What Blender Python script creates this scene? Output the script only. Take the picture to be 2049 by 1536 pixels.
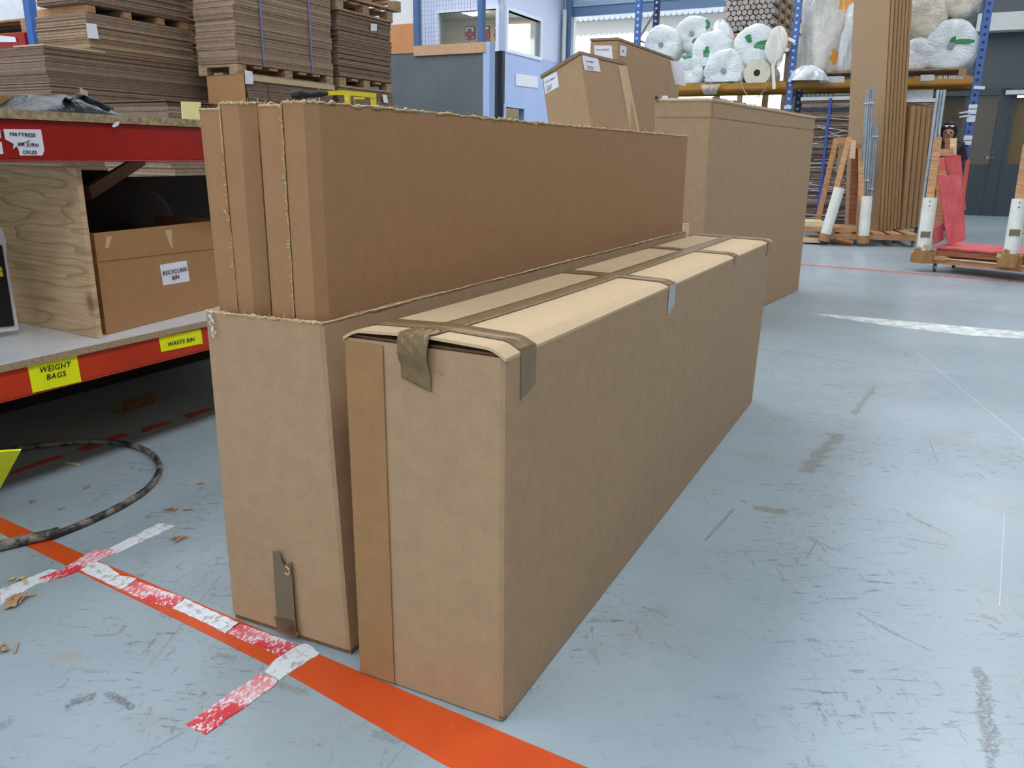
import bpy, bmesh, math, random
import numpy as np
from mathutils import Vector, Matrix
random.seed(7); rng = np.random.default_rng(7)
for o in list(bpy.data.objects): bpy.data.objects.remove(o)
scene = bpy.context.scene; COL = scene.collection
# ---------------------------------------------------------------- camera
F, PITCH, ROLL, CH = 1604.7, .277, .013, 1.1
def _basis():
    fw = np.array([0, math.cos(PITCH), -math.sin(PITCH)]); up = np.array([0, math.sin(PITCH), math.cos(PITCH)]); rt = np.array([1., 0, 0])
    c, s = math.cos(ROLL), math.sin(ROLL)
    return fw, c*rt+s*up, -s*rt+c*up
FW, RT, UP = _basis(); EYE = np.array([0, 0, CH])
cam = bpy.data.cameras.new('camera'); camo = bpy.data.objects.new('camera', cam); COL.objects.link(camo)
cam.sensor_width = 36; cam.lens = F*36/2049; cam.clip_start = .05; cam.clip_end = 300
camo.matrix_world = Matrix([[RT[0], UP[0], -FW[0], 0], [RT[1], UP[1], -FW[1], 0], [RT[2], UP[2], -FW[2], CH], [0, 0, 0, 1]])
scene.camera = camo
# ---------------------------------------------------------------- world, exposure
scene.view_settings.view_transform = 'Standard'; scene.view_settings.look = 'None'
scene.view_settings.gamma = 1; scene.view_settings.use_curve_mapping = False
scene.view_settings.exposure = 0.0
w = bpy.data.worlds.new('sky'); scene.world = w; w.use_nodes = True
w.node_tree.nodes['Background'].inputs[0].default_value = (.88, .95, 1, 1)
w.node_tree.nodes['Background'].inputs[1].default_value = 1.5
SKYLIGHT = 6.5
sun = bpy.data.lights.new('sun', 'SUN'); sun.energy = 10; sun.angle = .01; suno = bpy.data.objects.new('sun', sun); COL.objects.link(suno)
suno.rotation_euler = Vector((.457, .889, -.82)).to_track_quat('-Z', 'Y').to_euler()
# ---------------------------------------------------------------- geometry helpers
def A(*p): return np.array(p, float)
def ray(x, y): return FW*F + RT*(x-1024.5) - UP*(y-768)
def at(x, y, Y): r = ray(x, y); return EYE + r*(Y/r[1])                 # point seen at a pixel, at forward distance Y
def fl(x, y, z=0.): r = ray(x, y); P = EYE + r*((z-CH)/r[2]); P[2] = z; return P
def onp(x, y, P0, n): r = ray(x, y); n = np.array(n, float); return EYE + r*(((np.array(P0)-EYE)@n)/(r@n))
def proj(P): d = np.array(P)-EYE; z = d@FW; return 1024.5+F*(d@RT)/z, 768-F*(d@UP)/z
def tpx(P, d, px):                                                     # distance along d from P until column px
    a, b = -30., 30.; P = np.array(P, float); f = lambda t: proj(P+d*t)[0]-px
    ts = np.linspace(-12, 12, 481); prev = None
    best = min((abs(f(t)), t) for t in ts if (P+d*t)[1] > .5)[1]; t = best
    for _ in range(30):
        g = (f(t+1e-4)-f(t))/1e-4; t -= f(t)/g
    return t
U = A(math.sin(.4745), math.cos(.4745), 0); V = A(-U[1], U[0], 0); Z = A(0, 0, 1)
def nrm(a): a = np.array(a, float); return a/(np.linalg.norm(a)+1e-12)
class MB:
    def __init__(s): s.v = []; s.f = []; s.m = []; s.mi = 0
    def add(s, vs, fs):
        b = len(s.v); s.v += [tuple(map(float, p)) for p in vs]; s.f += [tuple(b+i for i in f) for f in fs]; s.m += [s.mi]*len(fs); return s
    def hex(s, p): return s.add(p, [(0, 3, 2, 1), (4, 5, 6, 7), (0, 1, 5, 4), (1, 2, 6, 5), (2, 3, 7, 6), (3, 0, 4, 7)])
    def obox(s, o, a, b, c): o, a, b, c = map(np.array, (o, a, b, c)); return s.hex([o, o+a, o+a+b, o+b, o+c, o+a+c, o+a+b+c, o+b+c])
    def fbox(s, o, u0, u1, v0, v1, z0, z1, u=None, v=None):
        u = U if u is None else u; v = V if v is None else v; o = A(o[0], o[1], 0)
        return s.obox(o+u*u0+v*v0+Z*z0, u*(u1-u0), v*(v1-v0), Z*(z1-z0))
    def slab(s, q, t):                                                  # 4-corner panel with thickness t away from the camera
        q = [np.array(p, float) for p in q]; n = nrm(np.cross(q[1]-q[0], q[3]-q[0]))
        if n@(q[0]-EYE) < 0: n = -n
        return s.hex(q+[p+n*t for p in q])
    def poly(s, q, t):                                                  # n-corner panel
        q = [np.array(p, float) for p in q]; n = nrm(np.cross(q[1]-q[0], q[2]-q[0])); k = len(q)
        if n@(q[0]-EYE) < 0: n = -n
        return s.add(q+[p+n*t for p in q], [tuple(range(k)), tuple(range(2*k-1, k-1, -1))]+[(i, (i+1) % k, k+(i+1) % k, k+i) for i in range(k)])
    def prism(s, bot, top):
        k = len(bot); return s.add(list(bot)+list(top), [tuple(range(k-1, -1, -1)), tuple(range(k, 2*k))]+[(i, (i+1) % k, k+(i+1) % k, k+i) for i in range(k)])
    def bar(s, p0, p1, w, t, side=None):
        p0, p1 = np.array(p0, float), np.array(p1, float); d = nrm(p1-p0); side = V if side is None else side
        a = nrm(side-d*(side@d)); b = np.cross(d, a); o = p0-a*w/2-b*t/2
        return s.obox(o, a*w, b*t, p1-p0)
    def tube(s, pts, r, n=10, cap=True):
        pts = [np.array(p, float) for p in pts]; rs = r if hasattr(r, '__len__') else [r]*len(pts); ref = None; vs = []
        for i, p in enumerate(pts):
            d = nrm(pts[min(i+1, len(pts)-1)]-pts[max(i-1, 0)])
            if ref is None: ref = A(0, 0, 1) if abs(d[2]) < .9 else A(1, 0, 0)
            a = nrm(ref-d*(ref@d)); b = np.cross(d, a); ref = a
            vs += [p+(a*math.cos(2*math.pi*k/n)+b*math.sin(2*math.pi*k/n))*rs[i] for k in range(n)]
        fs = [(i*n+k, i*n+(k+1) % n, (i+1)*n+(k+1) % n, (i+1)*n+k) for i in range(len(pts)-1) for k in range(n)]
        if cap: fs += [tuple(range(n-1, -1, -1)), tuple((len(pts)-1)*n+k for k in range(n))]
        return s.add(vs, fs)
    def grid(s, fn, nu, nv):
        vs = [fn(i/nu, j/nv) for j in range(nv+1) for i in range(nu+1)]
        return s.add(vs, [(j*(nu+1)+i, j*(nu+1)+i+1, (j+1)*(nu+1)+i+1, (j+1)*(nu+1)+i) for j in range(nv) for i in range(nu)])
    def build(s, name, mat, parent=None, bevel=0, smooth=False, solid=0, loc=None, sub=0):
        me = bpy.data.meshes.new(name); vs = np.array(s.v)
        if parent is not None: root = np.array(parent.get('_o', (0, 0, 0)))
        elif loc is not None: root = np.array(loc, float)
        else: root = A((vs[:, 0].min()+vs[:, 0].max())/2, (vs[:, 1].min()+vs[:, 1].max())/2, vs[:, 2].min())
        me.from_pydata([tuple(p) for p in vs-root], [], s.f)
        bm = bmesh.new(); bm.from_mesh(me); bmesh.ops.remove_doubles(bm, verts=bm.verts, dist=1e-6) if sub else None
        bmesh.ops.recalc_face_normals(bm, faces=bm.faces); bm.to_mesh(me); bm.free()
        for m in (mat if isinstance(mat, (list, tuple)) else [mat]): me.materials.append(m)
        if any(s.m) and len(s.m) == len(me.polygons): me.polygons.foreach_set('material_index', s.m)
        if smooth: me.polygons.foreach_set('use_smooth', [True]*len(me.polygons))
        o = bpy.data.objects.new(name, me); COL.objects.link(o)
        if parent is not None: o.parent = parent; o['_o'] = tuple(map(float, root))
        else: o.location = root; o['_o'] = tuple(map(float, root))
        if solid: md = o.modifiers.new('thick', 'SOLIDIFY'); md.thickness = solid; md.offset = 0
        if bevel: md = o.modifiers.new('bevel', 'BEVEL'); md.width = bevel; md.segments = 2; md.limit_method = 'ANGLE'
        if sub: md = o.modifiers.new('sub', 'SUBSURF'); md.levels = md.render_levels = sub
        return o
def tag(o, label, cat, group=None, kind=None):
    o['label'] = label; o['category'] = cat
    if group: o['group'] = group
    if kind: o['kind'] = kind
    return o
def thing(name, label, cat, loc, group=None):
    o = bpy.data.objects.new(name, None); COL.objects.link(o); o.empty_display_size = .1
    o.location = loc; o['_o'] = tuple(map(float, loc)); return tag(o, label, cat, group)
def struct(name, mb, mat, parent=None, **k):
    o = mb.build(name, mat, parent, **k); o['kind'] = 'structure'; return o
def text_mesh(name, body, o, right, up, size, mat, parent, shear=0, out=None):
    """lettering of real thickness laid on a surface"""
    cu = bpy.data.curves.new(name, 'FONT'); cu.body = body; cu.size = size; cu.extrude = .0006; cu.align_x = 'CENTER'; cu.shear = shear; cu.space_line = 1.05; cu.resolution_u = 3
    cu.offset = 0; cu.space_character = 1.12
    t = bpy.data.objects.new(name, cu); COL.objects.link(t); dg = bpy.context.evaluated_depsgraph_get()
    me = bpy.data.meshes.new_from_object(t.evaluated_get(dg)); bpy.data.objects.remove(t)
    right, up = nrm(right), nrm(up); n = nrm(np.cross(right, up)); o = np.array(o, float)
    if n@(o-EYE) > 0: n = -n
    base = np.array(parent['_o'])
    for v in me.vertices: c = v.co; v.co = Vector(tuple(o+right*c[0]+up*c[1]+n*(c[2]+.0008)-base))
    me.materials.clear(); me.materials.append(mat)
    ob = bpy.data.objects.new(name, me); COL.objects.link(ob); ob.parent = parent; ob['_o'] = tuple(map(float, base)); return ob
# ---------------------------------------------------------------- material helpers
def hexc(h):
    h = h.lstrip('#'); c = [int(h[i:i+2], 16)/255 for i in (0, 2, 4)]
    return tuple((x/12.92 if x <= .04045 else ((x+.055)/1.055)**2.4) for x in c)+(1,)
class NT:
    def __init__(s, name):
        s.m = bpy.data.materials.new(name); s.m.use_nodes = True; s.t = s.m.node_tree; s.b = s.t.nodes['Principled BSDF']; s.co = s.t.nodes.new('ShaderNodeTexCoord').outputs['Object']
    def n(s, typ, **kw):
        nd = s.t.nodes.new('ShaderNode'+typ)
        for k, v in kw.items(): setattr(nd, k, v)
        return nd
    def put(s, sock, v):
        if hasattr(v, 'is_output') or hasattr(v, 'links'): s.t.links.new(v, sock)
        else: sock.default_value = v
    def noise(s, scale, detail=4, rough=.55, vec=None, stretch=None, off=None):
        nd = s.n('TexNoise'); v = vec or s.co
        if stretch is not None or off is not None:
            mp = s.n('Mapping'); s.t.links.new(v, mp.inputs[0]); mp.inputs['Scale'].default_value = stretch or (1, 1, 1)
            if off: mp.inputs['Rotation'].default_value = off
            v = mp.outputs[0]
        s.t.links.new(v, nd.inputs['Vector']); nd.inputs['Scale'].default_value = scale; nd.inputs['Detail'].default_value = detail; nd.inputs['Roughness'].default_value = rough
        return nd.outputs['Fac']
    def ramp(s, fac, a, b, lo=0., hi=1.):
        nd = s.n('MapRange'); nd.interpolation_type = 'SMOOTHSTEP'; s.put(nd.inputs[0], fac); nd.inputs[1].default_value = a; nd.inputs[2].default_value = b; nd.inputs[3].default_value = lo; nd.inputs[4].default_value = hi; return nd.outputs[0]
    def math(s, op, a, b=0., c=None):
        nd = s.n('Math', operation=op); s.put(nd.inputs[0], a); s.put(nd.inputs[1], b)
        if c is not None: s.put(nd.inputs[2], c)
        return nd.outputs[0]
    def mix(s, f, a, b, mode='MIX'):
        nd = s.n('MixRGB', blend_type=mode); s.put(nd.inputs[0], f); s.put(nd.inputs[1], a); s.put(nd.inputs[2], b); return nd.outputs[0]
    def bump(s, h, strength=.3, dist=.01):
        nd = s.n('Bump'); nd.inputs['Strength'].default_value = strength; nd.inputs['Distance'].default_value = dist; s.t.links.new(h, nd.inputs['Height']); s.t.links.new(nd.outputs[0], s.b.inputs['Normal'])
    def col(s, v): s.put(s.b.inputs['Base Color'], v)
    def set(s, **k):
        for a, v in k.items(): s.put(s.b.inputs[a.replace('_', ' ')], v)
        return s
def sc(c, k): return (c[0]*k, c[1]*k, c[2]*k, 1)
def card(name, h, var=.1, fine=.06, rough=.8, flute=None):
    t = NT(name); c = hexc(h); a = t.mix(t.ramp(t.noise(24, 5), .25, .75), sc(c, 1-var*.55), sc(c, 1+var*.55))
    a = t.mix(t.ramp(t.noise(110, 3), .3, .7), t.mix(1, a, (1-fine,)*3+(1,), 'MULTIPLY'), a)
    a = t.mix(t.ramp(t.noise(420, 2), .25, .75), t.mix(1, a, (1-fine*1.3,)*3+(1,), 'MULTIPLY'), a)
    t.col(a); t.set(Roughness=rough); t.b.inputs['Specular IOR Level'].default_value = .3
    t.bump(t.noise(150, 3), .12, .002); return t.m
def plain(name, h, rough=.5, metal=0, var=.06, scale=20, spec=.5, bump=0, coat=0):
    t = NT(name); c = hexc(h) if isinstance(h, str) else h
    t.col(t.mix(t.ramp(t.noise(scale, 4), .3, .7), sc(c, 1-var), sc(c, 1+var))); t.set(Roughness=rough, Metallic=metal); t.b.inputs['Specular IOR Level'].default_value = spec
    if coat: t.b.inputs['Coat Weight'].default_value = coat
    if bump: t.bump(t.noise(scale*2, 4), bump, .01)
    return t.m
def wood(name, h, h2, scale=6, stretch=(1, 1, 9), rough=.7):
    t = NT(name); n1 = t.noise(scale, 5, .6, stretch=stretch); t.col(t.mix(t.ramp(n1, .35, .65), hexc(h), hexc(h2))); t.set(Roughness=rough); t.bump(n1, .15, .003); return t.m
def emit(name, h, s):
    t = NT(name); t.b.inputs['Base Color'].default_value = hexc(h); t.b.inputs['Emission Color'].default_value = hexc(h); t.b.inputs['Emission Strength'].default_value = s; return t.m
M = {}
M['kraft'] = card('kraft', '#ad8f6f'); M['pack_card'] = card('pack_card', '#ad8860', .06); M['kraft_warm'] = card('kraft_warm', '#a87f55', .08); M['kraft_pale'] = card('kraft_pale', '#c9b08d', .05)
M['kraft_inner'] = card('kraft_inner', '#a17a56', .08); M['kraft_dark'] = card('kraft_dark', '#7d5f45', .1)
M['kraft_glue'] = card('kraft_glue', '#a07a52', .1)
M['torn'] = card('torn_paper', '#d9bd93', .15, .2); M['edge'] = card('cut_edge', '#8f7a63', .15)
M['sheet_a'] = card('stacked_sheet_edges', '#a08873', .22, .25); M['sheet_b'] = card('stacked_sheet_ends', '#b39a80', .2, .2); M['sheet_c'] = card('stacked_sheet_dark', '#8c7462', .22, .2)
t = NT('brown_tape'); t.col(t.mix(t.ramp(t.noise(25, 4), .35, .7), hexc('#76613f'), hexc('#866f4a'))); t.set(Roughness=.33); t.b.inputs['Specular IOR Level'].default_value = .3; t.bump(t.noise(40, 5, .6, stretch=(1, 1, 1)), .15, .002); M['tape'] = t.m
t = NT('shiny_tape'); t.col(t.mix(t.ramp(t.noise(60, 4), .3, .7), hexc('#715c3a'), hexc('#7d6742'))); t.set(Roughness=.2); t.b.inputs['Specular IOR Level'].default_value = .45; t.bump(t.noise(70, 5, .65), .3, .003); M['tape_shiny'] = t.m
M['tape_clear'] = plain('clear_tape', '#8b9092', .2, coat=.4, bump=.3, scale=60)
M['tape_flat'] = plain('flat_brown_tape', '#6e6149', .35, scale=8)
M['tape_low'] = plain('reddish_tape', '#7a5540', .3, scale=30)
t = NT('plywood'); n1 = t.noise(1.5, 2, .4, stretch=(.7, .7, 4.5)); n2 = t.noise(9, 5, .7, stretch=(.5, .5, 14)); rg_ = t.math('FRACT', t.math('MULTIPLY', n1, 15))
a = t.mix(t.ramp(n2, .3, .7), hexc('#b89872'), hexc('#d2b690')); a = t.mix(t.math('MULTIPLY', t.ramp(rg_, .0, .35, 1, 0), .55), a, hexc('#8f6c48')); kn = t.ramp(t.noise(4.5, 2, .4, stretch=(1, 1, .8)), .70, .76); a = t.mix(kn, a, hexc('#8a5a38'))
t.col(a); t.set(Roughness=.7); M['plywood'] = t.m
M['pine'] = wood('pine', '#a97850', '#c79a6e', 8); M['pine_pale'] = wood('pine_pale', '#cdb08a', '#e0c9a4', 8)
M['pine_red'] = wood('pine_red', '#8a5034', '#a86c48', 8); M['chip'] = plain('chipboard_edge', '#a08c70', .8, var=.3, scale=220); M['old_board'] = plain('dirty_board_edge', '#9c8a6a', .85, var=.35, scale=60)
M['pallet'] = wood('pallet_wood', '#8a6f55', '#b29474', 10)
M['laminate'] = plain('white_laminate', '#d6dadd', .25, scale=5)
def painted(name, h, h2, r=.35):
    t = NT(name); a = t.mix(t.ramp(t.noise(3, 4), .3, .7), hexc(h), hexc(h2)); a = t.mix(t.ramp(t.noise(45, 6, .7), .66, .74), a, (.55, .42, .38, 1)); t.col(a); t.set(Roughness=r); return t.m
M['red_beam'] = painted('red_painted_steel', '#a3130c', '#8f120d'); M['orange_beam'] = painted('orange_painted_steel', '#c63a12', '#b23016')
M['yellow_label'] = plain('yellow_label', '#eaf200', .5, var=.03); M['white_paper'] = plain('white_paper', '#dfe3ec', .6, var=.03); M['cream_paper'] = plain('cream_sheet', '#e6e5a8', .6, var=.03)
M['ink'] = plain('ink', '#15161c', .6); M['ink_grey'] = plain('faded_print', '#6a7080', .6)
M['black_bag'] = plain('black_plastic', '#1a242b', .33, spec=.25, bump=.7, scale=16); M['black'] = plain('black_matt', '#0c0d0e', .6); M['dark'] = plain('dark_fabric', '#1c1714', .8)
M['rubber'] = None
t = NT('dusty_rubber'); t.col(t.mix(t.ramp(t.noise(14, 5, .7), .42, .6), hexc('#25262a'), hexc('#8a8174'))); t.set(Roughness=.55); M['rubber'] = t.m
M['steel'] = plain('grey_steel', '#8b9298', .35, .8); M['galv'] = plain('galvanised_conduit', '#9aa3aa', .45, .3, var=.12, scale=12)
M['blue_strap'] = plain('blue_strap', '#3a55b5', .4); M['grey_strap'] = plain('lilac_strap', '#6f72a8', .4); M['green_strap'] = plain('green_strap', '#4d6a5c', .4); M['white_strap'] = plain('white_strap', '#c9d3e0', .4)
M['partition'] = plain('dark_grey_panel', '#646c70', .6, var=.08, scale=3); M['cap'] = plain('tan_timber_trim', '#c9a080', .6); M['post_blue'] = plain('blue_steel_post', '#4d6c9c', .4); M['post_light'] = plain('pale_blue_post', '#a9c2ea', .5)
M['white_wall'] = plain('white_wall', '#dfe3e4', .8, var=.02, scale=2); M['ceiling_grey'] = plain('ceiling_lining', '#9a9fa2', .8); M['tan_panel'] = plain('tan_panel', '#c98d5c', .7, var=.05, scale=4); M['office_blue'] = plain('pale_blue_panel', '#a3bbe6', .6, var=.03, scale=2)
M['office_white'] = plain('office_white_panel', '#ccd6ee', .7, var=.02, scale=2); M['navy'] = plain('navy_panel', '#26303a', .6); M['cream_wall'] = plain('cream_wall', '#b9b29c', .8); M['trim_white'] = plain('white_trim', '#dfe6f2', .5)
M['grey_wall'] = plain('dark_green_grey_wall', '#50565a', .7, var=.05, scale=2); M['fascia'] = plain('pale_fascia', '#c9cdca', .7); M['door_dark'] = plain('dark_door_paint', '#3a444c', .45, var=.05, scale=3); M['brown_glass'] = None
t = NT('brown_glass'); t.col(hexc('#4a4236')); t.set(Roughness=.08); M['brown_glass'] = t.m
t = NT('tan_blind'); t.col(hexc('#6b5a3a')); t.set(Roughness=.6); M['tan_blind'] = t.m
t = NT('mauve_curtain'); t.col(hexc('#7a6068')); t.set(Roughness=.8); M['mauve'] = t.m
t = NT('clear_glass'); t.set(Roughness=.02, Transmission_Weight=1.0); t.col((.85, .95, 1, 1)); M['glass'] = t.m
M['shutter'] = plain('shutter_steel', '#8fa6bf', .4, .2); M['shutter_dark'] = plain('shutter_rail', '#5c7696', .4, .2); M['slats'] = plain('grey_slats', '#7f8688', .5, .2)
M['white_build'] = plain('outside_wall', '#f4f4f2', .8, var=.02); M['tile'] = plain('pink_roof_tile', '#a84a52', .7, var=.15); M['tile_white'] = plain('pale_roof_tile', '#9aa3b4', .7, var=.1); M['concrete_out'] = plain('yard_concrete', '#b9b8b2', .8)
M['rack_blue'] = None
def rack_mat(name, h, hole):
    t = NT(name); sx = t.n('SeparateXYZ'); t.t.links.new(t.co, sx.inputs[0]); fr = t.math('FRACT', t.math('MULTIPLY', sx.outputs[2], 1/.1))
    k = t.math('LESS_THAN', t.math('ABSOLUTE', t.math('SUBTRACT', fr, .5)), .16)
    t.col(hexc(h)); t.set(Roughness=.4); return t.m
M['rack_blue'] = rack_mat('blue_rack_steel', '#3d64a6', '#101830'); M['rack_navy'] = plain('navy_rack_steel', '#1d2c55', .4); M['rack_hole'] = plain('punched_hole', '#16233f', .6); M['rack_hole_light'] = plain('painted_light_hole', '#b9d2ee', .6)  # holes are solid boxes; the pale ones paint in light coming through
M['rack_yellow'] = painted('yellow_rack_beam', '#b58018', '#a0700f'); M['rack_yellow2'] = plain('yellow_steel', '#e3cf2e', .4)
def bagmat(name, h, print_col=None, p=None, r=None, h2=None, rough=.2):
    t = NT(name); c = hexc(h); c2 = hexc(h2) if h2 else sc(c, .86); a = t.mix(t.ramp(t.noise(7, 5, .6), .35, .7), c2, c)
    if print_col:
        for q, rr, nn in p:
            vm = t.n('VectorMath', operation='SUBTRACT'); t.t.links.new(t.co, vm.inputs[0]); vm.inputs[1].default_value = q
            dv = t.n('VectorMath', operation='DIVIDE'); t.t.links.new(vm.outputs[0], dv.inputs[0]); dv.inputs[1].default_value = rr
            ln = t.n('VectorMath', operation='LENGTH'); t.t.links.new(dv.outputs[0], ln.inputs[0])
            d = t.math('ADD', ln.outputs['Value'], t.math('MULTIPLY', t.math('SUBTRACT', t.noise(nn, 3, .6), .5), 1.6))
            a = t.mix(t.ramp(d, .85, .95, 1, 0), a, hexc(print_col))
    t.col(a); t.set(Roughness=rough); t.b.inputs['Coat Weight'].default_value = .5; t.b.inputs['Subsurface Weight'].default_value = 0
    t.bump(t.noise(11, 6, .65, stretch=(1, 1, 2.5)), .55, .03); return t.m
M['bag'] = bagmat('bagged_foam', '#e6ebee'); M['bag_warm'] = bagmat('bagged_foam_warm', '#e2ddd0', h2='#c4b8a2')
M['foam_green'] = bagmat('bagged_foam_green_print', '#e2eaec', '#1d8a4a', [((.12, -.2, .30), (.13, .3, .06), 9), ((-.12, -.2, .12), (.05, .3, .10), 14), ((.1, -.2, .58), (.05, .3, .11), 9)])
M['sack'] = bagmat('clear_sack', '#d6d3cb', '#e0a040', [((.10, -.25, 1.05), (.13, .5, .22), 6), ((.16, -.25, .60), (.09, .5, .26), 6), ((.06, -.25, .22), (.12, .5, .12), 7)], rough=.15)
M['paper_roll'] = plain('cream_paper_roll', '#d6d2c0', .6); M['rag'] = plain('white_webbing', '#dcdcd2', .7); M['wood_tube'] = plain('grey_tube_ends', '#8e8a86', .8, var=.2, scale=40); M['tube_side'] = plain('grey_tube_sides', '#a7a099', .7, var=.25, scale=15)
M['red_board'] = None
t = NT('red_stained_board'); t.col(t.mix(t.ramp(t.noise(9, 5, .7, stretch=(1, 1, .3)), .3, .7), hexc('#c04a50'), hexc('#d3686a'))); t.set(Roughness=.7); M['red_board'] = t.m
M['white_tube'] = plain('white_tube', '#e0e1da', .5, var=.06, scale=9); M['wrap'] = None
t = NT('stretch_wrapped_sheets'); n1 = t.noise(5, 5, .7, stretch=(.35, .35, 9)); n2 = t.noise(14, 4, .6, stretch=(.6, .6, 3))
a = t.mix(t.ramp(n1, .36, .62), hexc('#5a4c42'), hexc('#a58f78')); a = t.mix(t.ramp(n2, .56, .68), a, hexc('#c8ccd4')); t.col(a); t.set(Roughness=.25); t.b.inputs['Coat Weight'].default_value = .6; t.bump(n1, .5, .03); M['wrap'] = t.m
M['film'] = plain('white_film', '#dde4ea', .25, coat=.5, bump=.5, scale=9)
M['skin'] = plain('skin', '#b58570', .6); M['hair'] = plain('dark_hair', '#1c1512', .5); M['jacket'] = plain('black_jacket', '#14151c', .7); M['trousers'] = plain('dark_trousers', '#1a1c22', .8)
def floor_tape(name, h, pr):
    t = NT(name); a = hexc(h)
    n = t.noise(130, 6, .75, stretch=(1, .55, 1), off=(0, 0, .6)); s_ = t.mix(t.ramp(t.noise(5, 3), .35, .6), (.80, .35, .38, 1), hexc('#d2333d'))
    a = t.mix(t.ramp(t.math('ADD', n, t.math('MULTIPLY', t.noise(9, 4), .35)), .60, .67), hexc('#dfe4ea'), s_) if pr else t.mix(t.ramp(t.noise(40, 7, .8), .50, .60), hexc('#dce3e7'), hexc('#a9aaa6'))
    t.col(a); t.set(Roughness=.5); return t.m
M['tape_white'] = floor_tape('worn_white_tape', '#e8ecf0', False); M['tape_red'] = floor_tape('scrubbed_red_tape', '#c93a44', True)
def worn(name, h, h2, th=.62):
    t = NT(name); n = t.noise(26, 7, .7); a = t.mix(t.ramp(t.noise(4, 3), .3, .7), hexc(h), hexc(h2)); a = t.mix(t.ramp(n, th, th+.06), a, hexc('#a9a39a')); t.col(a); t.set(Roughness=.4); return t.m
M['orange_line'] = worn('orange_floor_paint', '#d2551f', '#c84a1b', .66); M['dash_red'] = worn('faded_red_floor_paint', '#c65a44', '#b8584a', .56)
t = NT('painted_light_streak'); t.col(hexc('#dfe5e4')); t.set(Roughness=.5, Alpha=t.ramp(t.noise(9, 7, .75, stretch=(1, 1, 1)), .30, .62, .35, 1)); M['light_streak'] = t.m  # streak of light on the floor, painted as a pale noisy strip
t = NT('thin_red_paint'); t.col(hexc('#c58a84')); t.set(Roughness=.45, Alpha=t.ramp(t.noise(20, 6, .75), .35, .6, .35, .9)); M['thin_red'] = t.m
# floor: painted concrete with scuffs where the photograph shows them
def seg(p, q, w, c, s=.85): return (fl(*p), fl(*q), w, c, s)
SC = [seg((1675, 870), (1612, 940), .035, '#7d7c74', .9), seg((1750, 775), (1707, 828), .016, '#8a8474', .8), seg((1515, 1018), (1568, 1024), .030, '#7a765f'), seg((1468, 1018), (1412, 1080), .006, '#6f7478'),
      seg((1630, 1082), (1675, 1102), .010, '#7c7f80', .6), seg((1815, 1030), (1860, 1052), .012, '#7d7a72'), seg((1870, 1055), (1905, 1075), .010, '#8e8c86', .7), seg((1815, 1078), (1898, 1091), .003, '#666c70'),
      seg((1715, 1226), (1795, 1270), .009, '#77797a'), seg((1795, 1270), (1860, 1300), .005, '#77797a', .7), seg((1972, 1232), (1995, 1245), .014, '#8f857a'), seg((1292, 1216), (1322, 1226), .012, '#85827a'),
      seg((1335, 1100), (1355, 1108), .012, '#958a84'), seg((1567, 967), (1605, 970), .010, '#8a8480'), seg((1635, 1080), (1615, 1115), .003, '#70757a'), seg((1960, 1340), (1985, 1536), .018, '#565b60', .65),
      seg((140, 1410), (180, 1395), .022, '#5c6062', .75), seg((215, 1388), (262, 1414), .010, '#5c6062', .75), seg((20, 1440), (0, 1450), .02, '#777', .6), seg((118, 1312), (150, 1318), .02, '#9b978c', .7),
      seg((560, 1368), (610, 1382), .016, '#85867c', .7), seg((432, 1308), (470, 1318), .014, '#7b7f80', .6), seg((520, 1350), (552, 1362), .010, '#565b58', .7), seg((700, 1455), (735, 1448), .02, '#979288', .6),
      seg((760, 1470), (790, 1478), .02, '#6c7274', .5), seg((1185, 1300), (1200, 1330), .012, '#8c9088', .6), seg((1700, 945), (1716, 950), .010, '#c9c28a', .6), seg((1310, 1090), (1330, 1096), .01, '#94877f', .6),
      seg((1480, 1000), (1490, 1003), .004, '#59564f', .8), seg((300, 1330), (305, 1328), .004, '#555', .5), seg((1860, 880), (1876, 925), .003, '#6b6f74', .7), seg((1585, 960), (1568, 975), .003, '#6b6f74', .5)]
LN = [seg((1500, 694), (2049, 770), .006, '#6d6c68', .9), seg((0, 0), (0, 0), 0, '#000')]
LN = [seg((1520, 698), (2049, 771), .006, '#77726c', .75), seg((442, 1150), (300, 1330), .0025, '#777d80', .8), seg((300, 1330), (235, 1536), .0012, '#777d80', .0),
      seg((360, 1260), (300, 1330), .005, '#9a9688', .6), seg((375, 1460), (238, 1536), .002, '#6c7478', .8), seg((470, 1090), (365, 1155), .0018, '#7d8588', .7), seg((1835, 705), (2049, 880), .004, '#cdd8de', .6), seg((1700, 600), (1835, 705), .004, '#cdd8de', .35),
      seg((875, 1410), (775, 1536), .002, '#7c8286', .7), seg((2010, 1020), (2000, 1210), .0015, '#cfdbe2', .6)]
t = NT('painted_concrete_floor'); P = t.co
base = t.mix(t.ramp(t.noise(.9, 4, .6), .3, .7), hexc('#8fa0a8'), hexc('#a0afb7'))
base = t.mix(t.ramp(t.noise(5, 6, .7), .60, .74), base, t.mix(1, base, (.93, .90, .86, 1), 'MULTIPLY'))
area = t.ramp(t.noise(1.6, 7, .7), .42, .62); area2 = t.ramp(t.noise(3.1, 8, .75, off=(0, 0, 1.1)), .50, .66)
grit = t.ramp(t.noise(75, 7, .8), .50, .60); grit2 = t.ramp(t.noise(190, 5, .8), .45, .6)
base = t.mix(t.math('MULTIPLY', area2, t.math('ADD', t.math('MULTIPLY', grit, .45), .12)), base, hexc('#958c80'))       # dusty brown bloom
def scuff(sc_, st, rot, lo, hi, col_, k, msk): 
    global base
    f = t.ramp(t.noise(sc_, 8, .8, stretch=st, off=(0, 0, rot)), lo, hi); base = t.mix(t.math('MULTIPLY', t.math('MULTIPLY', f, k), msk), base, hexc(col_))
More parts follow.
